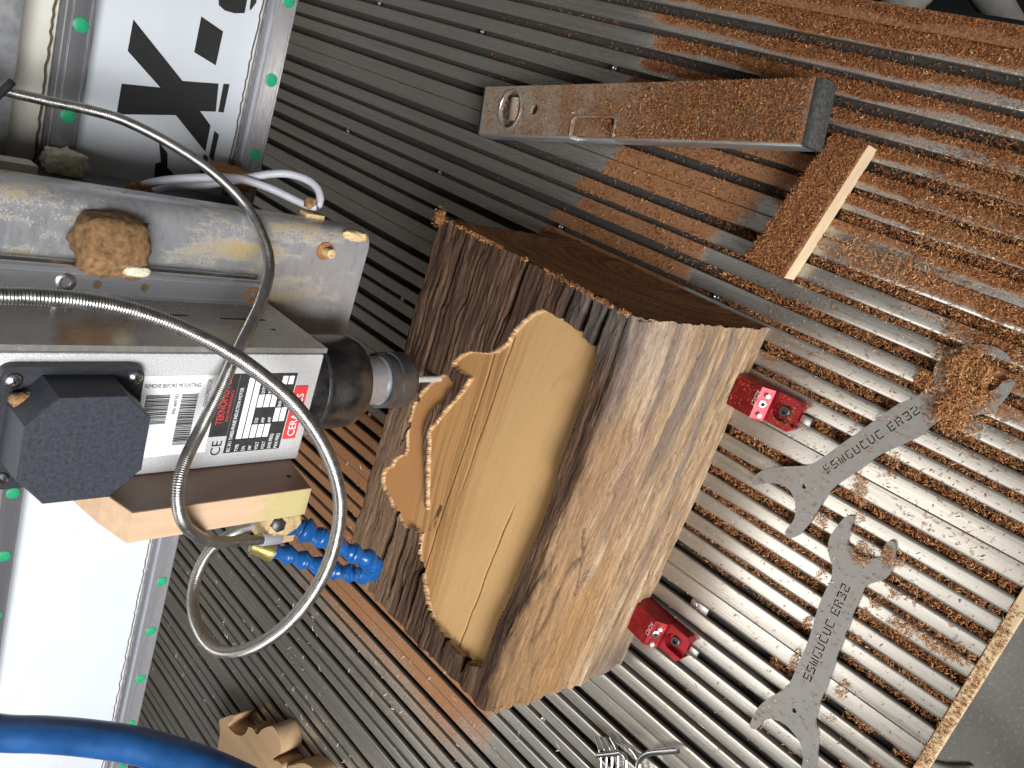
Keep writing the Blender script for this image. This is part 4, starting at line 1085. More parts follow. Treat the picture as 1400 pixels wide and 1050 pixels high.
# end faces: sawn, a little inside the ragged rim
def cap(xe, sgn):
    ny_, nz_ = 110, 110
    yy = np.linspace(0.2815, (0.5015 if sgn > 0 else 0.4915), ny_); zz = np.linspace(0.0, BH - 0.0015, nz_)
    Yc, Zc = np.meshgrid(yy, zz)
    # follow the rounded corner
    tz = (np.interp(BX1 if sgn > 0 else BX0, za[:, 0], za[:, 1]) - BH) * sst(0.365, 0.285, Yc)
    Zc = Zc * (1 + tz / BH)
    saw = 0.0006 * np.sin(Yc * 1800 + 300 * Zc) + 0.0030 * (fbm(Yc * 25, Zc * 25, None, 4) - 0.5)
    slope = 0.0 if sgn > 0 else -0.020 * (1 - Zc / BH)
    Xc = xe + sgn * saw + slope
    rr = np.hypot(Yc - 0.40, Zc - 0.02)
    gr_ = fbm(rr * 260, np.arctan2(Zc + 0.06, Yc - 0.40) * 3, None, 3)
    cc = mixn(np.broadcast_to(np.array((0.27, 0.130, 0.060)), Yc.shape + (3,)), np.array((0.46, 0.245, 0.120)), sst(0.3, 0.7, gr_))
    return np.stack([Xc, Yc, Zc], -1).reshape(-1, 3), cc.reshape(-1, 3), ny_, nz_
for xe, sgn in ((BX1 - 0.0012, 1), (BX0 + 0.0012, -1)):
    v_, c_, a_, b_ = cap(xe, sgn)
    o_ = sum(len(k) for k in ([V] if isinstance(V, np.ndarray) else V))
    V = np.concatenate([V, v_]); colv = np.concatenate([colv, c_]); frv = np.concatenate([frv, np.zeros(len(v_))])
    k = o_ + (np.arange(b_ - 1)[:, None] * a_ + np.arange(a_ - 1)[None, :]).ravel()
    F.append(np.stack([k, k + 1, k + a_ + 1, k + a_], -1) if sgn > 0 else np.stack([k, k + a_, k + a_ + 1, k + 1], -1))
F = np.concatenate(F)
# the left end leans outwards towards its foot
lean = -0.021 * np.clip(1 - V[:, 2] / BH, 0, 1) ** 0.55 * sst(-0.36, -0.433, V[:, 0])
V[:, 0] += np.where(np.arange(len(V)) < nv, lean, 0)
me = bpy.data.meshes.new('wood_block')
me.vertices.add(len(V)); me.vertices.foreach_set('co', V.ravel())
me.loops.add(F.size); me.loops.foreach_set('vertex_index', F.ravel().astype(np.int32))
me.polygons.add(len(F)); me.polygons.foreach_set('loop_start', (np.arange(len(F)) * 4).astype(np.int32))
me.update(calc_edges=True)
ca = me.attributes.new('wood', 'FLOAT_COLOR', 'POINT')
ca.data.foreach_set('color', np.concatenate([colv, np.ones((len(V), 1))], 1).astype(np.float32).ravel())
fa = me.attributes.new('fresh', 'FLOAT', 'POINT')
fa.data.foreach_set('value', frv.astype(np.float32))
wb = link('wood_block', me, 'beam', None, True)
tag(wb, 'weathered old oak beam block with a pale pocket being milled into its top', 'wood block')

# ------------------------------------------------------------------ SPIRIT LEVEL
LL = (Vector(LEVEL_L[0]) + Vector(LEVEL_L[1])) / 2
LR = (Vector(LEVEL_R[0]) + Vector(LEVEL_R[1])) / 2
LEN = (LR - LL).length
eu = (LR - LL).normalized()
ev = Vector((0, 0, 1)).cross(eu).normalized()          # across; towards the right of the table
ew = eu.cross(ev)
LT = 0.0235
MLV = Matrix(((eu.x, ev.x, ew.x, LL.x), (eu.y, ev.y, ew.y, LL.y), (eu.z, ev.z, ew.z, LL.z), (0, 0, 0, 1)))
lv = thing('spirit_level', 'long aluminium spirit level lying flat, its face covered in brown sawdust', 'spirit level', tuple(LL + Vector((0, 0, -LT))))
hw = 0.0243
# which side has the notch: the side facing the block
sgn = 1 if (MLV @ Vector((0, 1, 0)) - LL).x < 0 else -1
def lpt(u, v):
    return (u, sgn * v)
n0, n1 = 0.132, 0.186
outl = [lpt(0, -hw), lpt(LEN - 0.008, -hw), lpt(LEN - 0.008, hw), lpt(n1 + 0.000, hw), lpt(n1, 0.0095), lpt(n1 - 0.003, 0.006), lpt(n0 + 0.004, 0.006), lpt(n0, 0.0095), lpt(n0, hw), lpt(0, hw)]
vial = [lpt(a, b) for a, b in ellipse(0.043, -0.001, 0.0150, 0.0185, 32)]
hole = [lpt(a, b) for a, b in ellipse(0.078, -0.001, 0.0052, 0.0052, 20)]
me = plate_mesh('body', outl, [vial, hole], 0.0040)
me.transform(MLV @ Matrix.Translation((0, 0, -0.0040)))
bd = link('body_face', me, 'level_face', lv, False)
mb = MB()
def lbox(u0, u1, v0, v1, w0, w1, bev=0.0008):
    m2 = MB().box((u0, min(sgn * v0, sgn * v1), w0), (u1, max(sgn * v0, sgn * v1), w1), bev)
    m2.v = [tuple(MLV @ Vector(v)) for v in m2.v]
    return m2
part('side_wall', lbox(0.0, LEN - 0.008, -hw, -hw + 0.002, -LT, -0.0042), 'level_alu', lv)
part('side_wall', lbox(0.0, n0, hw - 0.002, hw + 0.0022, -LT, -0.0016, 0.0010), 'level_alu', lv)
part('side_wall', lbox(n0, n1, hw - 0.002, hw + 0.0022, -LT, -0.0120, 0.0010), 'level_alu', lv)
part('side_wall', lbox(n1, LEN - 0.008, hw - 0.002, hw + 0.0022, -LT, -0.0016, 0.0010), 'level_alu', lv)
part('bore', MB().lathe([(0.0050, -0.0010), (0.0050, 0.0004)], MLV @ Vector((0.078, sgn * -0.001, -0.0080)), ew, 20), 'black_hole', lv, False)
part('inner_web', lbox(0.0015, LEN - 0.009, -hw + 0.0022, hw - 0.0022, -LT + 0.001, -0.0085), 'level_face', lv)
part('notch_wall', lbox(n0 + 0.001, n1 - 0.001, 0.0040, 0.0058, -0.0150, -0.0042), 'covered', lv)
part('end_cap', lbox(LEN - 0.0082, LEN - 0.0015, -hw - 0.0006, hw + 0.0026, -LT - 0.0004, 0.0008, 0.0022), 'cap_grey', lv)
part('end_cap', lbox(-0.0026, -0.0001, -hw - 0.0002, hw + 0.0014, -LT, 0.0004, 0.0006), 'plastic_black', lv)
vr = MB()
ring = []
ov = ellipse(0.043, -0.001, 0.0158, 0.0193, 40)
vr.tube([tuple(MLV @ Vector((a, sgn * b, 0.0002))) for a, b in ov + ov[:2]], 0.0011, 8, False)
rg_ = part('vial_ring', vr, 'level_alu', lv)
vt = MB().tube([tuple(MLV @ Vector((0.0475, sgn * -0.0125, -0.0040))), tuple(MLV @ Vector((0.0475, sgn * 0.0105, -0.0040)))], 0.0068, 20)
part('vial', vt, 'level_face', lv, True, 40)
part('badge', MB().lathe([(0.0095, 0), (0.0092, 0.0006), (0.0070, 0.0008)], MLV @ Vector((0.212, sgn * 0.008, 0.0)), ew, 28), 'level_face', lv)
part('notch_rim', MB().tube([tuple(MLV @ Vector((a, sgn * b, 0.0003))) for a, b in [(n1, hw), (n1, 0.0095), (n1 - 0.003, 0.0058), (n0 + 0.004, 0.0058), (n0, 0.0095), (n0, hw)]], 0.0009, 8), 'level_alu', lv)

# ------------------------------------------------------------------ SMALL BOARD under the level
bt_ = [(0.0590, 0.2597), (0.0612, 0.2895), (-0.0512, 0.3178), (-0.0552, 0.2785)]
ob = thing('wood_offcut', 'small pale board with shavings on top, propping up the end of the level', 'board', (0.003, 0.286, 0))
part('board', MB().prism(bt_, 0.0004, 0.0205), 'pine', ob, False)
cz = MB()
nx_, ny_ = 60, 24
for j in range(ny_):
    for i in range(nx_):
        s_, t_ = i / (nx_ - 1), j / (ny_ - 1)
        a = np.array(bt_[0]) * (1 - s_) + np.array(bt_[3]) * s_
        b = np.array(bt_[1]) * (1 - s_) + np.array(bt_[2]) * s_
        pq = a * (1 - t_) + b * t_
        e_ = min(s_, 1 - s_, t_, 1 - t_)
        cz.v.append((pq[0], pq[1], 0.0206 + 0.0016 * min(1, e_ * 14) * (0.4 + float(fbm(pq[0] * 160, pq[1] * 160, None, 3)))))
for j in range(ny_ - 1):
    for i in range(nx_ - 1):
        k = j * nx_ + i
        cz.f.append((k, k + 1, k + nx_ + 1, k + nx_))
part('shaving_layer', cz, 'covered', ob)['kind'] = 'stuff'

# ------------------------------------------------------------------ SPANNERS with cut-through lettering
STROKES = {   # on a 4 x 6 grid, separate slots so that nothing falls out (stencil letters)
    'S': [(0, 5, 4, 6), (0, 3.3, 1, 4.9), (0.2, 2.5, 3.8, 3.2), (3, 1.1, 4, 2.4), (0, 0, 4, 1)],
    'W': [(0, 0.3, 1, 6), (1.5, 0, 2.5, 4), (3, 0.3, 4, 6)],
    'G': [(0, 0.6, 1, 5.4), (0.6, 5.5, 4, 6.2), (1.2, -0.2, 4, 0.6), (3, 0.8, 4, 2.6)],
    'U': [(0, 1.0, 1, 6), (0.4, 0, 3.6, 0.9), (3, 1.0, 4, 6)],
    'C': [(0, 0.9, 1, 5.1), (0.4, 5.2, 4, 6.1), (0.4, 0, 4, 0.8)],
    'E': [(0, 0, 1, 6), (1.2, 5.1, 4, 6), (1.2, 2.6, 3.4, 3.4), (1.2, 0, 4, 0.9)],
    'R': [(0, 0, 1, 6), (1.2, 5.1, 3.6, 6), (3, 3.4, 4, 5.0), (1.2, 2.6, 3.0, 3.3), (2.6, 0, 3.6, 2.4)],
    '3': [(0, 5.1, 4, 6), (3, 3.3, 4, 5), (1, 2.7, 3.2, 3.2), (3, 1.0, 4, 2.6), (0, 0, 4, 0.9)],
    '2': [(0, 5.1, 4, 6), (3, 3.3, 4, 5), (0.4, 2.6, 3.6, 3.2), (0, 1.0, 1, 2.5), (0, 0, 4, 0.9)],
}
def stencil(txt, a, b, height):
    a, b = Vector(a), Vector(b)
    d = b - a; L_ = d.length; d.normalize(); n = Vector((-d.y, d.x))
    w = sum(5.2 if c != ' ' else 3.0 for c in txt)
    k = L_ / w
    out = []; x = 0
    for c in txt:
        for (p0, q0, p1, q1) in STROKES.get(c, []):
            out.append([tuple(a + d * ((x + u_) * k) + n * (v_ * height / 6)) for u_, v_ in ((p0 + 0.12, q0), (p1 - 0.12, q0), (p1 - 0.12, q1), (p0 + 0.12, q1))])
        x += 5.2 if c != ' ' else 3.0
    return out
def rounded(poly, n=4):
    P = [Vector(p).to_3d() for p in poly]
    out = []
    m_ = len(P)
    for i in range(m_):
        a, b, c, d = P[i - 1], P[i], P[(i + 1) % m_], P[(i + 2) % m_]
        for j in range(n):
            t_ = j / n
            v = 0.5 * ((2 * b) + (c - a) * t_ + (2 * a - 5 * b + 4 * c - d) * t_ * t_ + (3 * b - a - 3 * c + d) * t_ ** 3)
            out.append((v.x, v.y))
    return out
for nm, poly, hole_c, ta, tb2, hgt, lab_ in (
        ('collet_spanner', SPANNER_A, SPANNER_HOLES[0], SPANNER_TEXT[0], SPANNER_TEXT[1], 0.0066, 'flat steel collet spanner half buried under a heap of shavings'),
        ('collet_spanner', SPANNER_B, SPANNER_HOLES[1], SPANNER_TEXT[2], SPANNER_TEXT[3], 0.0072, 'flat steel collet spanner with clearly readable cut-out letters')):
    hs = stencil('SSWGUCUC ER32', ta, tb2, hgt)
    hs.append(ellipse(hole_c[0], hole_c[1], 0.0021, 0.0021, 16))
    me = plate_mesh('collet_spanner', rounded(poly, 3), hs, 0.0036)
    me.transform(Matrix.Translation((0, 0, 0.0005)))
    sp_o = link('collet_spanner', me, 'steel', None, False)
    tag(sp_o, lab_, 'spanner', 'flat collet spanners on the table')

# ------------------------------------------------------------------ RED CLAMPS
def clamp(xc, yf, label, rot):
    t = thing('side_clamp', label, 'clamp', (xc, yf - 0.028, 0), 'red side clamps holding the block')
    R_ = Matrix.Translation((xc, yf, 0)) @ Matrix.Rotation(rot, 4, 'Z')
    def pm(name, mb, mat, parent=t, smooth=True, angle=30):
        mb.v = [tuple(R_ @ Vector(v)) for v in mb.v]
        return part(name, mb, mat, parent, smooth, angle)
    w = 0.0138
    # jaw: wedge block, its near face slants down
    jw = [(0.0, 0.0006), (0.0, 0.0225), (-0.0030, 0.0250), (-0.0260, 0.0270), (-0.0345, 0.0185), (-0.0345, 0.0006)]
    me_ = MB().prism(jw, -w, w, 'x')
    jaw = pm('jaw', me_, 'red')
    # holes on the slanting face
    nrm = Vector((0, -0.0085, 0.0085)).normalized()
    mid = Vector((0, -0.0302, 0.0228))
    for k, r in ((-1, 0.0030), (0, 0.0038), (1, 0.0030)):
        c = mid + Vector((k * 0.0088, 0, 0))
        if k == 0:
            pm('screw', MB().lathe([(r, -0.001), (r, 0.0007), (r * 0.8, 0.0010), (r * 0.5, 0.0010), (r * 0.45, -0.0008)], c, nrm, 20), 'screw', jaw)
            pm('socket', MB().lathe([(r * 0.46, -0.0005), (r * 0.46, 0.0002)], c, nrm, 6), 'black_hole', jaw, False)
        else:
            pm('pin_hole', MB().lathe([(r, -0.001), (r, 0.0003)], c, nrm, 18), 'red', jaw, False)
            pm('pin', MB().lathe([(0.0021, 0.0), (0.0021, 0.0030), (0.0016, 0.0035)], c + Vector((-0.0006, -0.0006, 0)), nrm, 14), 'pin', jaw)
    # base with a round recess open to the front
    rec = []
    for k in range(17):
        a = math.radians(180 * k / 16)
        rec.append((0.0082 * math.cos(a), -0.0440 + 0.0082 * math.sin(a)))
    outl_ = [(w, -0.0348), (w, -0.0545), (w - 0.0035, -0.0575), (0.0082, -0.0575)] + rec + [(-0.0082, -0.0575), (-w + 0.0035, -0.0575), (-w, -0.0545), (-w, -0.0348)]
    base = pm('base', MB().prism(outl_, 0.0006, 0.0135), 'red')
    pm('base_floor', MB().box((-0.0085, -0.0560, 0.0008), (0.0085, -0.0350, 0.0065)), 'red', base, False)
    pm('clamp_screw', MB().lathe([(0.0046, 0.0064), (0.0046, 0.0098), (0.0040, 0.0104), (0.0026, 0.0104), (0.0024, 0.0075)], (0, -0.0445, 0), (0, 0, 1), 22), 'dark_steel', base)
    pm('t_nut', MB().box((-0.0036, -0.0665, -0.0030), (0.0036, -0.0570, 0.0030), 0.0006), 'screw', base)
    # small engraved mark and lettering on the jaw
    tmx = R_ @ Matrix.Translation((0.0100, -0.0225, 0.02695)) @ Matrix.Rotation(math.radians(180), 4, 'Z') @ Matrix.Rotation(math.radians(4.97), 4, 'X')
    link('lettering', text_mesh('ACXCT', 0.0052, tmx, 0.00012, squash=0.8), 'print_pale', jaw)
    pm('engraved_mark', MB().prism([(0.0125, -0.0175), (0.0100, -0.0160), (0.0110, -0.0195)], 0.0260, 0.0268), 'black_hole', jaw, False)
    return t
clamp(-0.1555, 0.2805, 'red metal side clamp dusted with shavings at the right of the block', 0.0)
clamp(-0.3915, 0.2820, 'clean red metal side clamp at the lower left corner of the block', -0.06)
tn = thing('slot_nut', 'small bright slot nut lying in a wide slot beside the clean clamp', 'nut', (-0.3565, 0.2350, -0.004))
part('nut_body', MB().box((-0.3603, 0.2255, -0.0062), (-0.3530, 0.2440, -0.0018), 0.0006), 'screw', tn)
part('grub_screw', MB().lathe([(0.0030, -0.004), (0.0030, -0.0010), (0.0024, -0.0006), (0.0016, -0.0006), (0.0015, -0.003)], (-0.3566, 0.2385, 0), seg=16), 'chrome', tn)

# ------------------------------------------------------------------ HEX KEYS
def key(path, r, label):
    mb = MB().tube(spline(path, 0.0015), r, 12)
    o_ = link('hex_key', mb.mesh('hex_key'), 'chrome', None, True, 50)
    tag(o_, label, 'hex key', 'bright hex keys at the near edge')
off = lambda P, dz, dx=0, dy=0: [(a + dx, b + dy, c + dz) for a, b, c in P]
key(off(ALLEN1, 0.004), 0.0024, 'bent chrome hex key with its short arm pointing at the block')
key(off(ALLEN2, 0.004), 0.0029, 'largest bent chrome hex key, short arm pointing right, furthest right')
key(off(ALLEN3, -0.002), 0.0026, 'chrome hex key squeezed between the two biggest keys')
for i in range(4):
    kx = -0.5360 - 0.0052 * i; ky = 0.2420 + 0.0050 * i
    key([(kx + 0.010, ky + 0.014, 0.0090 - 0.001 * i), (kx + 0.006, ky + 0.004, 0.0100), (kx + 0.001, ky - 0.0005, 0.0102), (kx - 0.006, ky - 0.004, 0.0102), (kx - 0.040, ky - 0.018, 0.010)], 0.0017 - 0.00015 * i,
        ['small bright hex key next to the bent key, first in the fan', 'small bright hex key, second in the fan of small keys', 'small bright hex key, third in the fan of small keys', 'thinnest bright hex key at the outside of the fan'][i])

# ------------------------------------------------------------------ CARVED PIECES
def carved(poly, z0, z1, label):
    me = plate_mesh('carved_piece', rounded(poly, 3), [], z1 - z0, 0.0022)
    me.transform(Matrix.Translation((0, 0, z0)))
    o_ = link('carved_piece', me, 'carved', None, True, 50)
    tag(o_, label, 'wood carving', 'smooth cut wooden pieces')
carved(LEAF_A, 0.0006, 0.0350, 'large smooth wooden piece with a notched leaf-like outline')
carved(LEAF_B, 0.0006, 0.0300, 'rounded smooth wooden piece lying beside the notched one')

# ------------------------------------------------------------------ SHAVINGS
def chips(name, X, Y, Z, Ls, Ws, tone, mat, curl=0.5, tilt=0.35):
    n = len(X)
    yaw = RNG.uniform(0, 2 * math.pi, n); pit = RNG.normal(0, tilt, n); roll = RNG.normal(0, 0.6, n)
    d = np.stack([np.cos(yaw) * np.cos(pit), np.sin(yaw) * np.cos(pit), np.sin(pit)], -1)
    s = np.stack([-np.sin(yaw) * np.cos(roll), np.cos(yaw) * np.cos(roll), np.sin(roll)], -1)
    u = np.cross(d, s)
    c = np.stack([X, Y, Z], -1)
    cu = RNG.uniform(0.1, curl, n) * Ls
    V = np.zeros((n, 6, 3))
    for k, (t, h) in enumerate(((-0.5, 0.0), (0.0, 1.0), (0.5, 0.0))):
        mid = c + d * (Ls * t)[:, None] + u * (cu * h)[:, None]
        wk = Ws * (1.0 if k == 1 else 0.6)
        V[:, 2 * k] = mid - s * (wk / 2)[:, None]
        V[:, 2 * k + 1] = mid + s * (wk / 2)[:, None]
    b = np.arange(n) * 6
    F = np.concatenate([np.stack([b, b + 1, b + 3, b + 2], -1), np.stack([b + 2, b + 3, b + 5, b + 4], -1)])
    me = bpy.data.meshes.new(name)
    me.vertices.add(n * 6); me.vertices.foreach_set('co', V.ravel())
    me.loops.add(F.size); me.loops.foreach_set('vertex_index', F.ravel().astype(np.int32))
    me.polygons.add(len(F)); me.polygons.foreach_set('loop_start', (np.arange(len(F)) * 4).astype(np.int32))
    me.update(calc_edges=True)
    a_ = me.attributes.new('tone', 'FLOAT', 'POINT')
    a_.data.foreach_set('value', np.repeat(tone, 6).astype(np.float32))
    o_ = link(name, me, mat)
    return o_

def heaps(x, y):
    """loose heaps of shavings, most of them against the spanners"""
    n = fbm(x * 45, y * 45, None, 3) - 0.5
    h = np.zeros(np.shape(x))
    for cx, cy, rx, ry, a, k in HEAPS:
        ca_, sa_ = math.cos(a), math.sin(a)
        u = ((x - cx) * ca_ + (y - cy) * sa_) / rx; v = (-(x - cx) * sa_ + (y - cy) * ca_) / ry
        h = np.maximum(h, k * sst(1.15, 0.35, np.sqrt(u * u + v * v) + 0.9 * n))
    return h
# (x, y, radius along, radius across, angle, strength)
HEAPS = [(-0.072, 0.130, 0.034, 0.025, 0.5, 1.0), (-0.096, 0.126, 0.024, 0.019, 0.2, 1.0), (-0.058, 0.150, 0.024, 0.010, 0.0, 0.8), (-0.086, 0.152, 0.012, 0.010, 0.0, 0.9),
         (-0.105, 0.108, 0.022, 0.006, 0.3, 0.7), (-0.050, 0.100, 0.02, 0.012, 0.0, 0.6), (-0.078, 0.075, 0.012, 0.012, 0.0, 0.7),
         (-0.2600, 0.0650, 0.010, 0.035, 0.12, 0.9), (-0.238, 0.095, 0.008, 0.020, 0.2, 0.75), (-0.2200, 0.1150, 0.008, 0.010, 0.0, 0.8), (-0.205, 0.148, 0.008, 0.004, 0, 0.6),
         (-0.188, 0.158, 0.020, 0.007, 0.4, 0.9), (-0.1560, 0.145, 0.012, 0.006, 0.4, 0.7), (-0.2235, 0.172, 0.008, 0.006, 0.3, 0.7), (-0.150, 0.186, 0.012, 0.003, -0.4, 0.35),
         (-0.2420, 0.1020, 0.007, 0.006, 0, 0.9), (-0.2580, 0.1090, 0.007, 0.006, 0, 0.9), (-0.2760, 0.1120, 0.007, 0.006, 0, 0.9), (-0.2955, 0.1085, 0.007, 0.006, 0, 0.8), (-0.313, 0.1050, 0.007, 0.006, 0, 0.8), (-0.338, 0.1000, 0.012, 0.006, 0, 0.85), (-0.365, 0.097, 0.005, 0.004, 0, 0.6),
         (-0.268, 0.1545, 0.018, 0.0035, 0.1, 0.9), (-0.308, 0.1460, 0.012, 0.0035, 0.1, 0.9), (-0.345, 0.1420, 0.014, 0.0030, 0.1, 0.9), (-0.229, 0.134, 0.010, 0.010, 0, 0.9),
         (-0.120, 0.270, 0.006, 0.012, 0.0, 0.55), (-0.163, 0.2460, 0.004, 0.020, 0.1, 0.5), (-0.150, 0.2280, 0.010, 0.006, 0.0, 0.7),
         (-0.155, 0.236, 0.007, 0.007, 0.0, 0.5), (0.030, 0.18, 0.05, 0.05, 0.0, 0.7), (-0.02, 0.215, 0.016, 0.06, 0.0, 0.75)]
LEVEL_POLY = [tuple((MLV @ Vector((a, b, 0)))[:2]) for a, b in ((0.002, -hw), (LEN - 0.01, -hw), (LEN - 0.01, hw), (0.002, hw))]
BLOCK_POLY = [(BX0 - 0.03, 0.2790), (BX1 + 0.001, 0.2790), (BX1 + 0.001, 0.502), (BX0 - 0.005, 0.495)]
def surface(x, y):
    """height of the top surface and a factor for how much lies there"""
    z = np.zeros(x.shape); k = np.ones(x.shape); nos = np.zeros(x.shape, bool)
    kd = slot_info(x)
    a = inside(SPANNER_A, x, y) | inside(SPANNER_B, x, y)
    z = np.where(a, 0.0042, z); nos |= a
    b = inside(bt_, x, y); z = np.where(b, 0.0215, z); nos |= b
    l = inside(LEVEL_POLY, x, y)
    zl = np.interp(y, [LR.y, LL.y], [LR.z, LL.z]); z = np.where(l, zl, z); nos |= l
    kd = np.where(nos, 0, kd)
    k = np.where(inside(BLOCK_POLY, x, y), 0, 1.0)
    rail_ = x > 0.1464
    z = np.where(rail_, 0.0012, z); kd = np.where(rail_, 0, kd)
    return z, k, kd, a, b, l

n = 640000
x = RNG.uniform(-0.60, 0.160, n); y = RNG.uniform(0.034, 0.72, n)
zs, k, kd, onS, onB, onL = surface(x, y)
dust = dust_amount(x, y); hp = heaps(x, y)
clump = fbm(x * 70, y * 70, None, 3)
# amount on lands
pr_land = 0.72 * sst(0.62, 1.05, dust + 0.7 * (clump - 0.5)) * (x > -0.13) + 0.006 + 0.020 * (x > -0.2) * (y < 0.3)
pr_land = np.where((x > -0.13) & (y < 0.31), pr_land * 1.0, pr_land)
pr_land = np.where((x > -0.115) & (x < 0.05) & (y > 0.31), 0.22 * pr_land, pr_land)
pr_land = np.where((x < -0.43) & (y > 0.25), 0.06 * sst(0.5, 1.0, dust) + 0.004, pr_land)
pr_land = np.maximum(pr_land, np.where(x > -0.13, hp, 0.75 * hp))
# in the slots
near = sst(0.42, 0.28, y + 1.6 * np.maximum(0, x + 0.02)) * sst(-0.36, -0.27, x + 0.12 * (0.15 - y))
fill = near * (0.85 + 0.6 * (clump - 0.4))
fill = np.maximum(fill, 0.10 * sst(0.0, 0.06, x) * (y < 0.4) + 0.06 * sst(-0.1, 0.05, x) * (y > 0.3))
fill = np.maximum(fill, 0.85 * sst(0.58, 0.66, clump) * (x < -0.30) * (x > -0.42) * (y < 0.16))
pr = np.where(kd > 0, np.clip(fill, 0, 1), pr_land)
pr = np.where(onS, np.maximum(0.02, hp), pr)
pr = np.where(onB, 0.65, pr)
lvu = np.clip((LL.y - y) / (LL.y - LR.y), 0, 1)
pr = np.where(onL, 0.04 + 0.60 * sst(0.35, 0.8, lvu + 0.3 * (clump - 0.5)), pr)
# spanner text and jaw stay open where the photograph shows them open
keep = RNG.uniform(0, 1, n) < pr * k
# the heaps themselves are many layers deep: a second, denser pass over them only
nh = 420000
xh = RNG.uniform(-0.38, 0.06, nh); yh = RNG.uniform(0.03, 0.28, nh)
hh = heaps(xh, yh)
kh = RNG.uniform(0, 1, nh) < sst(0.78, 0.98, hh) * (xh > -0.13)
xh, yh, hh = xh[kh], yh[kh], hh[kh]
zh, kkh, kdh, _, _, _ = surface(xh, yh)
kh = (kkh > 0) & ((kdh == 0) | ((hh > 0.9) & (xh > -0.105)))
HX, HY, HZ, HH = xh[kh], yh[kh], zh[kh], hh[kh]
x, y, zs, kd, hp, clump = x[keep], y[keep], zs[keep], kd[keep], hp[keep], clump[keep]
fill = fill[keep]; onS = onS[keep]
m_ = len(x)
pile = np.where(kd == 0, 0.0006 + 0.0034 * hp * RNG.uniform(0, 1, m_), 0)
lowz = np.where(kd == 1, -0.0112, -0.0080)
zz = np.where(kd > 0, lowz + RNG.uniform(0, 1, m_) ** 0.45 * np.clip(fill, 0.1, 1) * np.where(kd == 1, 0.0095, 0.0085), zs + 0.0004 + pile)
zz = np.concatenate([zz, HZ + 0.0006 + 0.0060 * HH * RNG.uniform(0, 1, len(HX)) ** 0.7])
x = np.concatenate([x, HX]); y = np.concatenate([y, HY]); hp = np.concatenate([hp, HH]); m_ = len(x)
Ls = RNG.uniform(0.0014, 0.0038, m_); Ws = RNG.uniform(0.00035, 0.0008, m_)
tone = np.clip(RNG.normal(0.50, 0.24, m_) + 0.18 * (hp > 0.4) - 0.12 * sst(-0.02, 0.05, x), 0, 1)  # chips darker towards the right of the table, shade put into their tone
# some on the dusty clamp
nc = 420
xc_ = -0.1555 + RNG.uniform(-0.0135, 0.0135, nc); yc_ = RNG.uniform(0.2250, 0.2800, nc)
zc_ = np.where(yc_ > 0.2540, 0.0275, np.where(yc_ > 0.2450, 0.0200, np.where(np.hypot(xc_ + 0.1555, yc_ - 0.2365) < 0.0085, 0.0075, 0.0140)))
kc = (yc_ < 0.2450) | (RNG.uniform(0, 1, nc) < 0.30); kc &= ~((yc_ > 0.2450) & (yc_ < 0.2540))
x = np.concatenate([x, xc_[kc]]); y = np.concatenate([y, yc_[kc]]); zz = np.concatenate([zz, zc_[kc]]); add = int(kc.sum())
Ls = np.concatenate([Ls, RNG.uniform(0.0010, 0.0026, add)]); Ws = np.concatenate([Ws, RNG.uniform(0.0003, 0.0006, add)]); tone = np.concatenate([tone, RNG.uniform(0.3, 0.8, add)])
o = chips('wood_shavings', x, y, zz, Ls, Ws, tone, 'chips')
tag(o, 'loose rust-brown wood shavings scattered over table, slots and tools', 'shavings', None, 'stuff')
# shavings on the edge strip
n = 2600
x = RNG.uniform(-0.60, 0.14, n); y = RNG.uniform(0.0235, 0.0330, n)
kp = fbm(x * 60, y * 60, None, 2) > 0.42
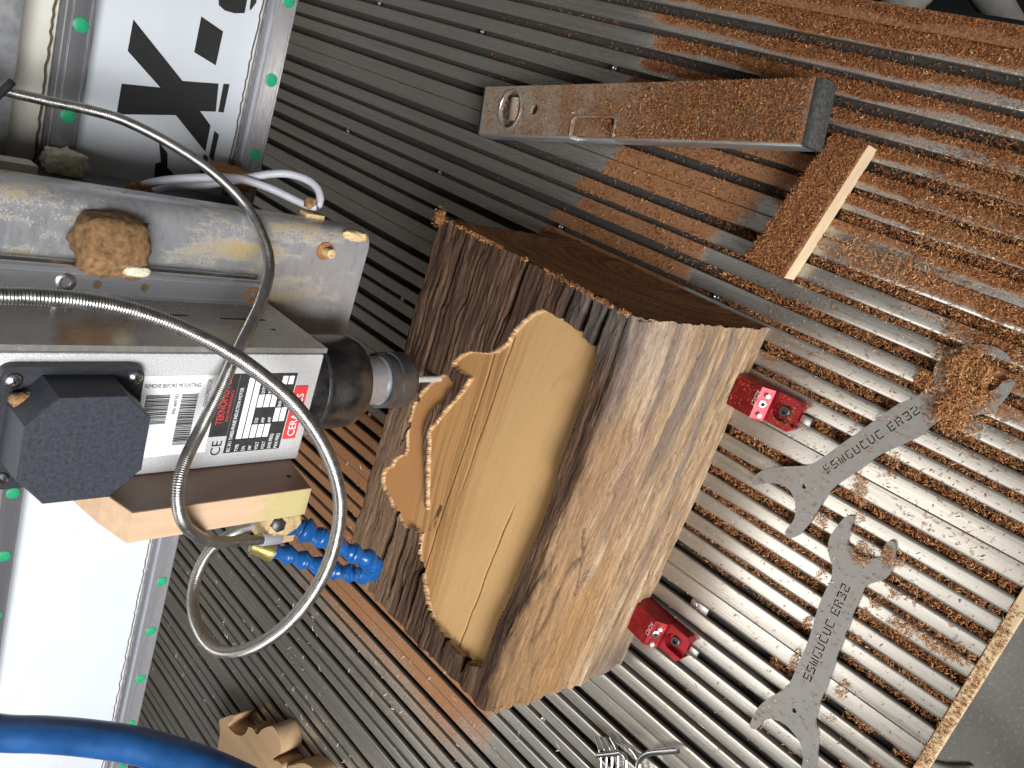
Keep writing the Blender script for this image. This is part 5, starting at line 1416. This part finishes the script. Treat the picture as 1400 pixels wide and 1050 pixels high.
# pale curls on the left of the table and flecks on everything
n = 900
x2 = RNG.uniform(-1.15, -0.47, n); y2 = RNG.uniform(0.30, 1.2, n)
x3 = RNG.uniform(-0.45, 0.0, 900); y3 = RNG.uniform(0.05, 0.30, 900)
xp = np.concatenate([x2, x3]); yp = np.concatenate([y2, y3])
ok = (slot_info(xp) == 0) & ~inside(BLOCK_POLY, xp, yp) & ~inside(LEAF_A, xp, yp) & ~inside(LEAF_B, xp, yp)
xp, yp = xp[ok], yp[ok]
zp, _, _, _, _, _ = surface(xp, yp)
sz = np.where(xp < -0.47, RNG.uniform(0.002, 0.010, len(xp)) ** 1.0, RNG.uniform(0.0008, 0.0022, len(xp)))
o = chips('pale_flecks', xp, yp, zp + 0.0006, sz, np.where(xp < -0.47, 0.0008, 0.0005), np.zeros(len(xp)), 'pale_chips', 0.35, 0.15)
tag(o, 'fine pale wood flecks lying on the table and tools', 'shavings', None, 'stuff')
xs_, ys_ = x[kp], y[kp]
o = chips('strip_shavings', xs_, ys_, np.full(len(xs_), 0.0012), RNG.uniform(0.0014, 0.0034, len(xs_)), RNG.uniform(0.0004, 0.0008, len(xs_)), np.clip(RNG.normal(0.6, 0.22, len(xs_)), 0, 1), 'chips')
tag(o, 'shavings heaped along the wooden edge strip of the table', 'shavings', None, 'stuff')
# fringe of crumbs on the right rim of the block
n = 1500
yy = RNG.uniform(0.284, 0.501, n)
xx = BX1 + RNG.normal(-0.0004, 0.0008, n)
zz = BH + 0.0085 * sst(0.365, 0.285, yy) + RNG.normal(0.0004, 0.0007, n)
m2 = fbm(yy * 60, yy * 0, None, 2) > 0.38
xc = RNG.normal(-0.1005, 0.0032, 500); yc = RNG.normal(0.4990, 0.0026, 500); zc = BH + RNG.uniform(0, 0.0045, 500)
xx = np.concatenate([xx[m2], xc]); yy = np.concatenate([yy[m2], yc]); zz = np.concatenate([zz[m2], zc])
o = chips('rim_crumbs', xx, yy, zz, RNG.uniform(0.0010, 0.0026, len(xx)), RNG.uniform(0.0003, 0.0007, len(xx)), np.clip(RNG.normal(0.55, 0.25, len(xx)), 0, 1), 'chips')
tag(o, 'crumbs of sawdust clinging to the right rim of the block', 'shavings', None, 'stuff')
